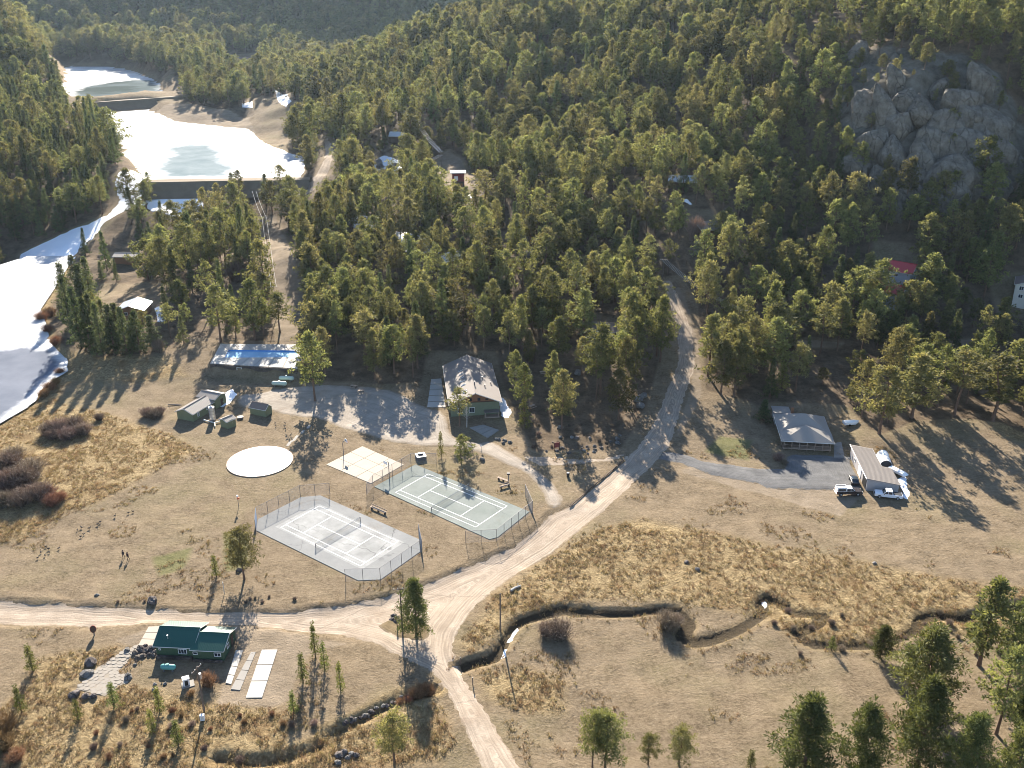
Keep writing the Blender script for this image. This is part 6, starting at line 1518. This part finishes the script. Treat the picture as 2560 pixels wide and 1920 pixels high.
def instanced(name, locs, rots, scls, idx, protos, label=None):
    """one stuff object: geometry nodes set out instances of the prototypes on points"""
    c = bpy.data.collections.new(name + '_kinds')
    for k, (mes) in enumerate(protos):
        o = bpy.data.objects.new(f'{name}_kind_{k:02d}', mes); c.objects.link(o)
    me = bpy.data.meshes.new(name); me.vertices.add(len(locs)); me.vertices.foreach_set('co', np.asarray(locs, np.float32).ravel())
    for nm, ty, val in (('rot', 'FLOAT_VECTOR', rots), ('scl', 'FLOAT_VECTOR', scls)):
        a = me.attributes.new(nm, ty, 'POINT'); a.data.foreach_set('vector', np.asarray(val, np.float32).ravel())
    a = me.attributes.new('pick', 'INT', 'POINT'); a.data.foreach_set('value', np.asarray(idx, np.int32))
    o = mobj(name, me, None, None, kind='stuff', label=label)
    ng = bpy.data.node_groups.new(name, 'GeometryNodeTree')
    ng.interface.new_socket('Geometry', in_out='INPUT', socket_type='NodeSocketGeometry'); ng.interface.new_socket('Geometry', in_out='OUTPUT', socket_type='NodeSocketGeometry')
    N = ng.nodes.new; gi, go = N('NodeGroupInput'), N('NodeGroupOutput')
    ci = N('GeometryNodeCollectionInfo'); ci.inputs['Collection'].default_value = c; ci.inputs['Separate Children'].default_value = True; ci.inputs['Reset Children'].default_value = True
    ip = N('GeometryNodeInstanceOnPoints'); ip.inputs['Pick Instance'].default_value = True
    def at_(n, ty):
        q = N('GeometryNodeInputNamedAttribute'); q.data_type = ty; q.inputs['Name'].default_value = n; return [s for s in q.outputs if s.enabled and s.name == 'Attribute'][0]
    L = ng.links.new
    L(gi.outputs[0], ip.inputs['Points']); L(ci.outputs[0], ip.inputs['Instance']); L(at_('pick', 'INT'), ip.inputs['Instance Index'])
    er = N('FunctionNodeEulerToRotation'); L(at_('rot', 'FLOAT_VECTOR'), er.inputs[0]); L(er.outputs[0], ip.inputs['Rotation'])
    L(at_('scl', 'FLOAT_VECTOR'), ip.inputs['Scale']); L(ip.outputs[0], go.inputs[0])
    m = o.modifiers.new('scatter', 'NODES'); m.node_group = ng
    return o
def joined(me, tr):
    bm = bmesh.new(); bm.from_mesh(me); n0 = len(bm.faces); bm.from_mesh(tr); bm.faces.ensure_lookup_table()
    for f in bm.faces[n0:]: f.material_index = 1
    q = bpy.data.meshes.new('tree_kind'); bm.to_mesh(q); bm.free(); q.materials.append(me.materials[0]); q.materials.append(tr.materials[0]); return q
protos = [joined(a, b) for a, b, _, _ in PINES + SPRUCES]; PH = [p[2] for p in PINES + SPRUCES]
idx = np.array([int(rg.integers(NP, NP + 3)) if is_sp[i] else int(rg.integers(0, NP)) for i in rest])
s_ = np.array([hgt[i] / PH[k] for i, k in zip(rest, idx)]); wv = rg.uniform(.92, 1.28, len(rest)) * (1 + .0003 * (PA[rest, 1] - 250).clip(0, 900))
instanced('forest', [(PA[i, 0], PA[i, 1], zz[i] - .1) for i in rest], np.stack([rg.normal(0, .03, len(rest)), rg.normal(0, .03, len(rest)), rg.uniform(0, 6.28, len(rest))], 1), np.stack([s_ * wv, s_ * wv, s_], 1), idx, protos,
          'dense pine and spruce forest covering the valley sides')

# dry grass tufts
def tuft_mesh(seed, n, h, sp_):
    r = np.random.default_rng(seed); V = []; Fc = []; T = []
    for i in range(n):
        a = r.uniform(0, 6.28); b = np.array([*r.normal(0, sp_ * .5, 2), -.03]); tip = b + np.array([math.cos(a) * h * .55, math.sin(a) * h * .55, h * r.uniform(.5, 1.0)]); s = np.array([-math.sin(a), math.cos(a), 0]) * .05
        k = len(V); V += [b - s, b + s, tip + s * .4]; Fc += [(k, k + 1, k + 2)]; T += [r.uniform(0, 1)] * 3
    me = bpy.data.meshes.new('tuft'); me.from_pydata([tuple(v) for v in V], [], Fc); a = me.attributes.new('tint', 'FLOAT', 'POINT'); a.data.foreach_set('value', np.array(T, np.float32)); me.materials.append(M['tuft']); return me
T_ = [tuft_mesh(i, 16, .5, .45) for i in range(4)]
def fill(poly, dens, r):
    P = np.array(poly); mn, mx = P.min(0), P.max(0); n = int((mx - mn).prod() * dens); X = r.uniform(mn[0], mx[0], n); Y = r.uniform(mn[1], mx[1], n)
    return X, Y, inside(X, Y, poly)
r = np.random.default_rng(8); TX = []; TY = []
for q, dn in [(tall_polys[1], 2.0), (tall_polys[2], 2.6), (tall_polys[3], 1.6), (tall_polys[4], 2.2), (tall_polys[5], 2.4)]:
    X, Y, k = fill(q, dn, r); nn = fbm(X, Y, .25, 91, 2); k &= nn > -.22
    for z_ in (main_road, creek[:0] or main_road): k &= sdf(X, Y, z_) > .8
    TX.append(X[k]); TY.append(Y[k])
X, Y, k = fill([(-140, 98), (110, 98), (110, 205), (-140, 205)], 1.1, r); nn = fbm(X, Y, .12, 95, 2); k &= (nn > .26) & (sdf(X, Y, main_road) > .6) & (sdf(X, Y, lake_low) > .5)
bd = seg_dist(X, Y, creek, False); k |= (np.abs(bd - 2.2) < .8) & (r.uniform(0, 1, len(X)) < .4)
for z_ in (white_poly, green_poly, pad, lot, gravel_drive, pat): k &= sdf(X, Y, z_) > .5
k &= (X - RINK[0]) ** 2 + (Y - RINK[1]) ** 2 > 70
for z_ in bare_polys: k &= sdf(X, Y, z_) > .3
k &= sdf(X, Y, box_poly(-54.8, 129.4, 14, 9, R(-4))) > 0
TX.append(X[k]); TY.append(Y[k]); TX = np.concatenate(TX); TY = np.concatenate(TY)
TZ_ = np.array([gz(x, y) for x, y in zip(TX, TY)]); m_ = len(TX); sc_ = r.uniform(.5, 1.25, m_)
instanced('dry_grass', np.stack([TX, TY, TZ_], 1), np.stack([np.zeros(m_), np.zeros(m_), r.uniform(0, 6.28, m_)], 1), np.stack([sc_, sc_, sc_ * r.uniform(.6, 1.1, m_)], 1), r.integers(0, 4, m_), T_, 'tufts of dry golden grass on the meadow')
print('tufts', m_)

# ------------------------------------------------------------------ air
zt = float(np.nanmax(TZ)) + 30
me = MB().box((0, 800, (zt - 12) / 2), (3100, 2700, zt + 12)).mesh('haze')
k = bpy.data.materials.new('thin_haze'); k.use_nodes = True; t_ = k.node_tree; t_.nodes.remove(t_.nodes['Principled BSDF'])
pv = t_.nodes.new('ShaderNodeVolumePrincipled'); pv.inputs['Color'].default_value = (.62, .80, 1.0, 1); pv.inputs['Density'].default_value = .000024; pv.inputs['Anisotropy'].default_value = 0.5
t_.links.new(pv.outputs[0], t_.nodes['Material Output'].inputs['Volume'])
k.cycles.homogeneous_volume = True if hasattr(k.cycles, 'homogeneous_volume') else True
mobj('haze', me, k, None, kind='stuff')
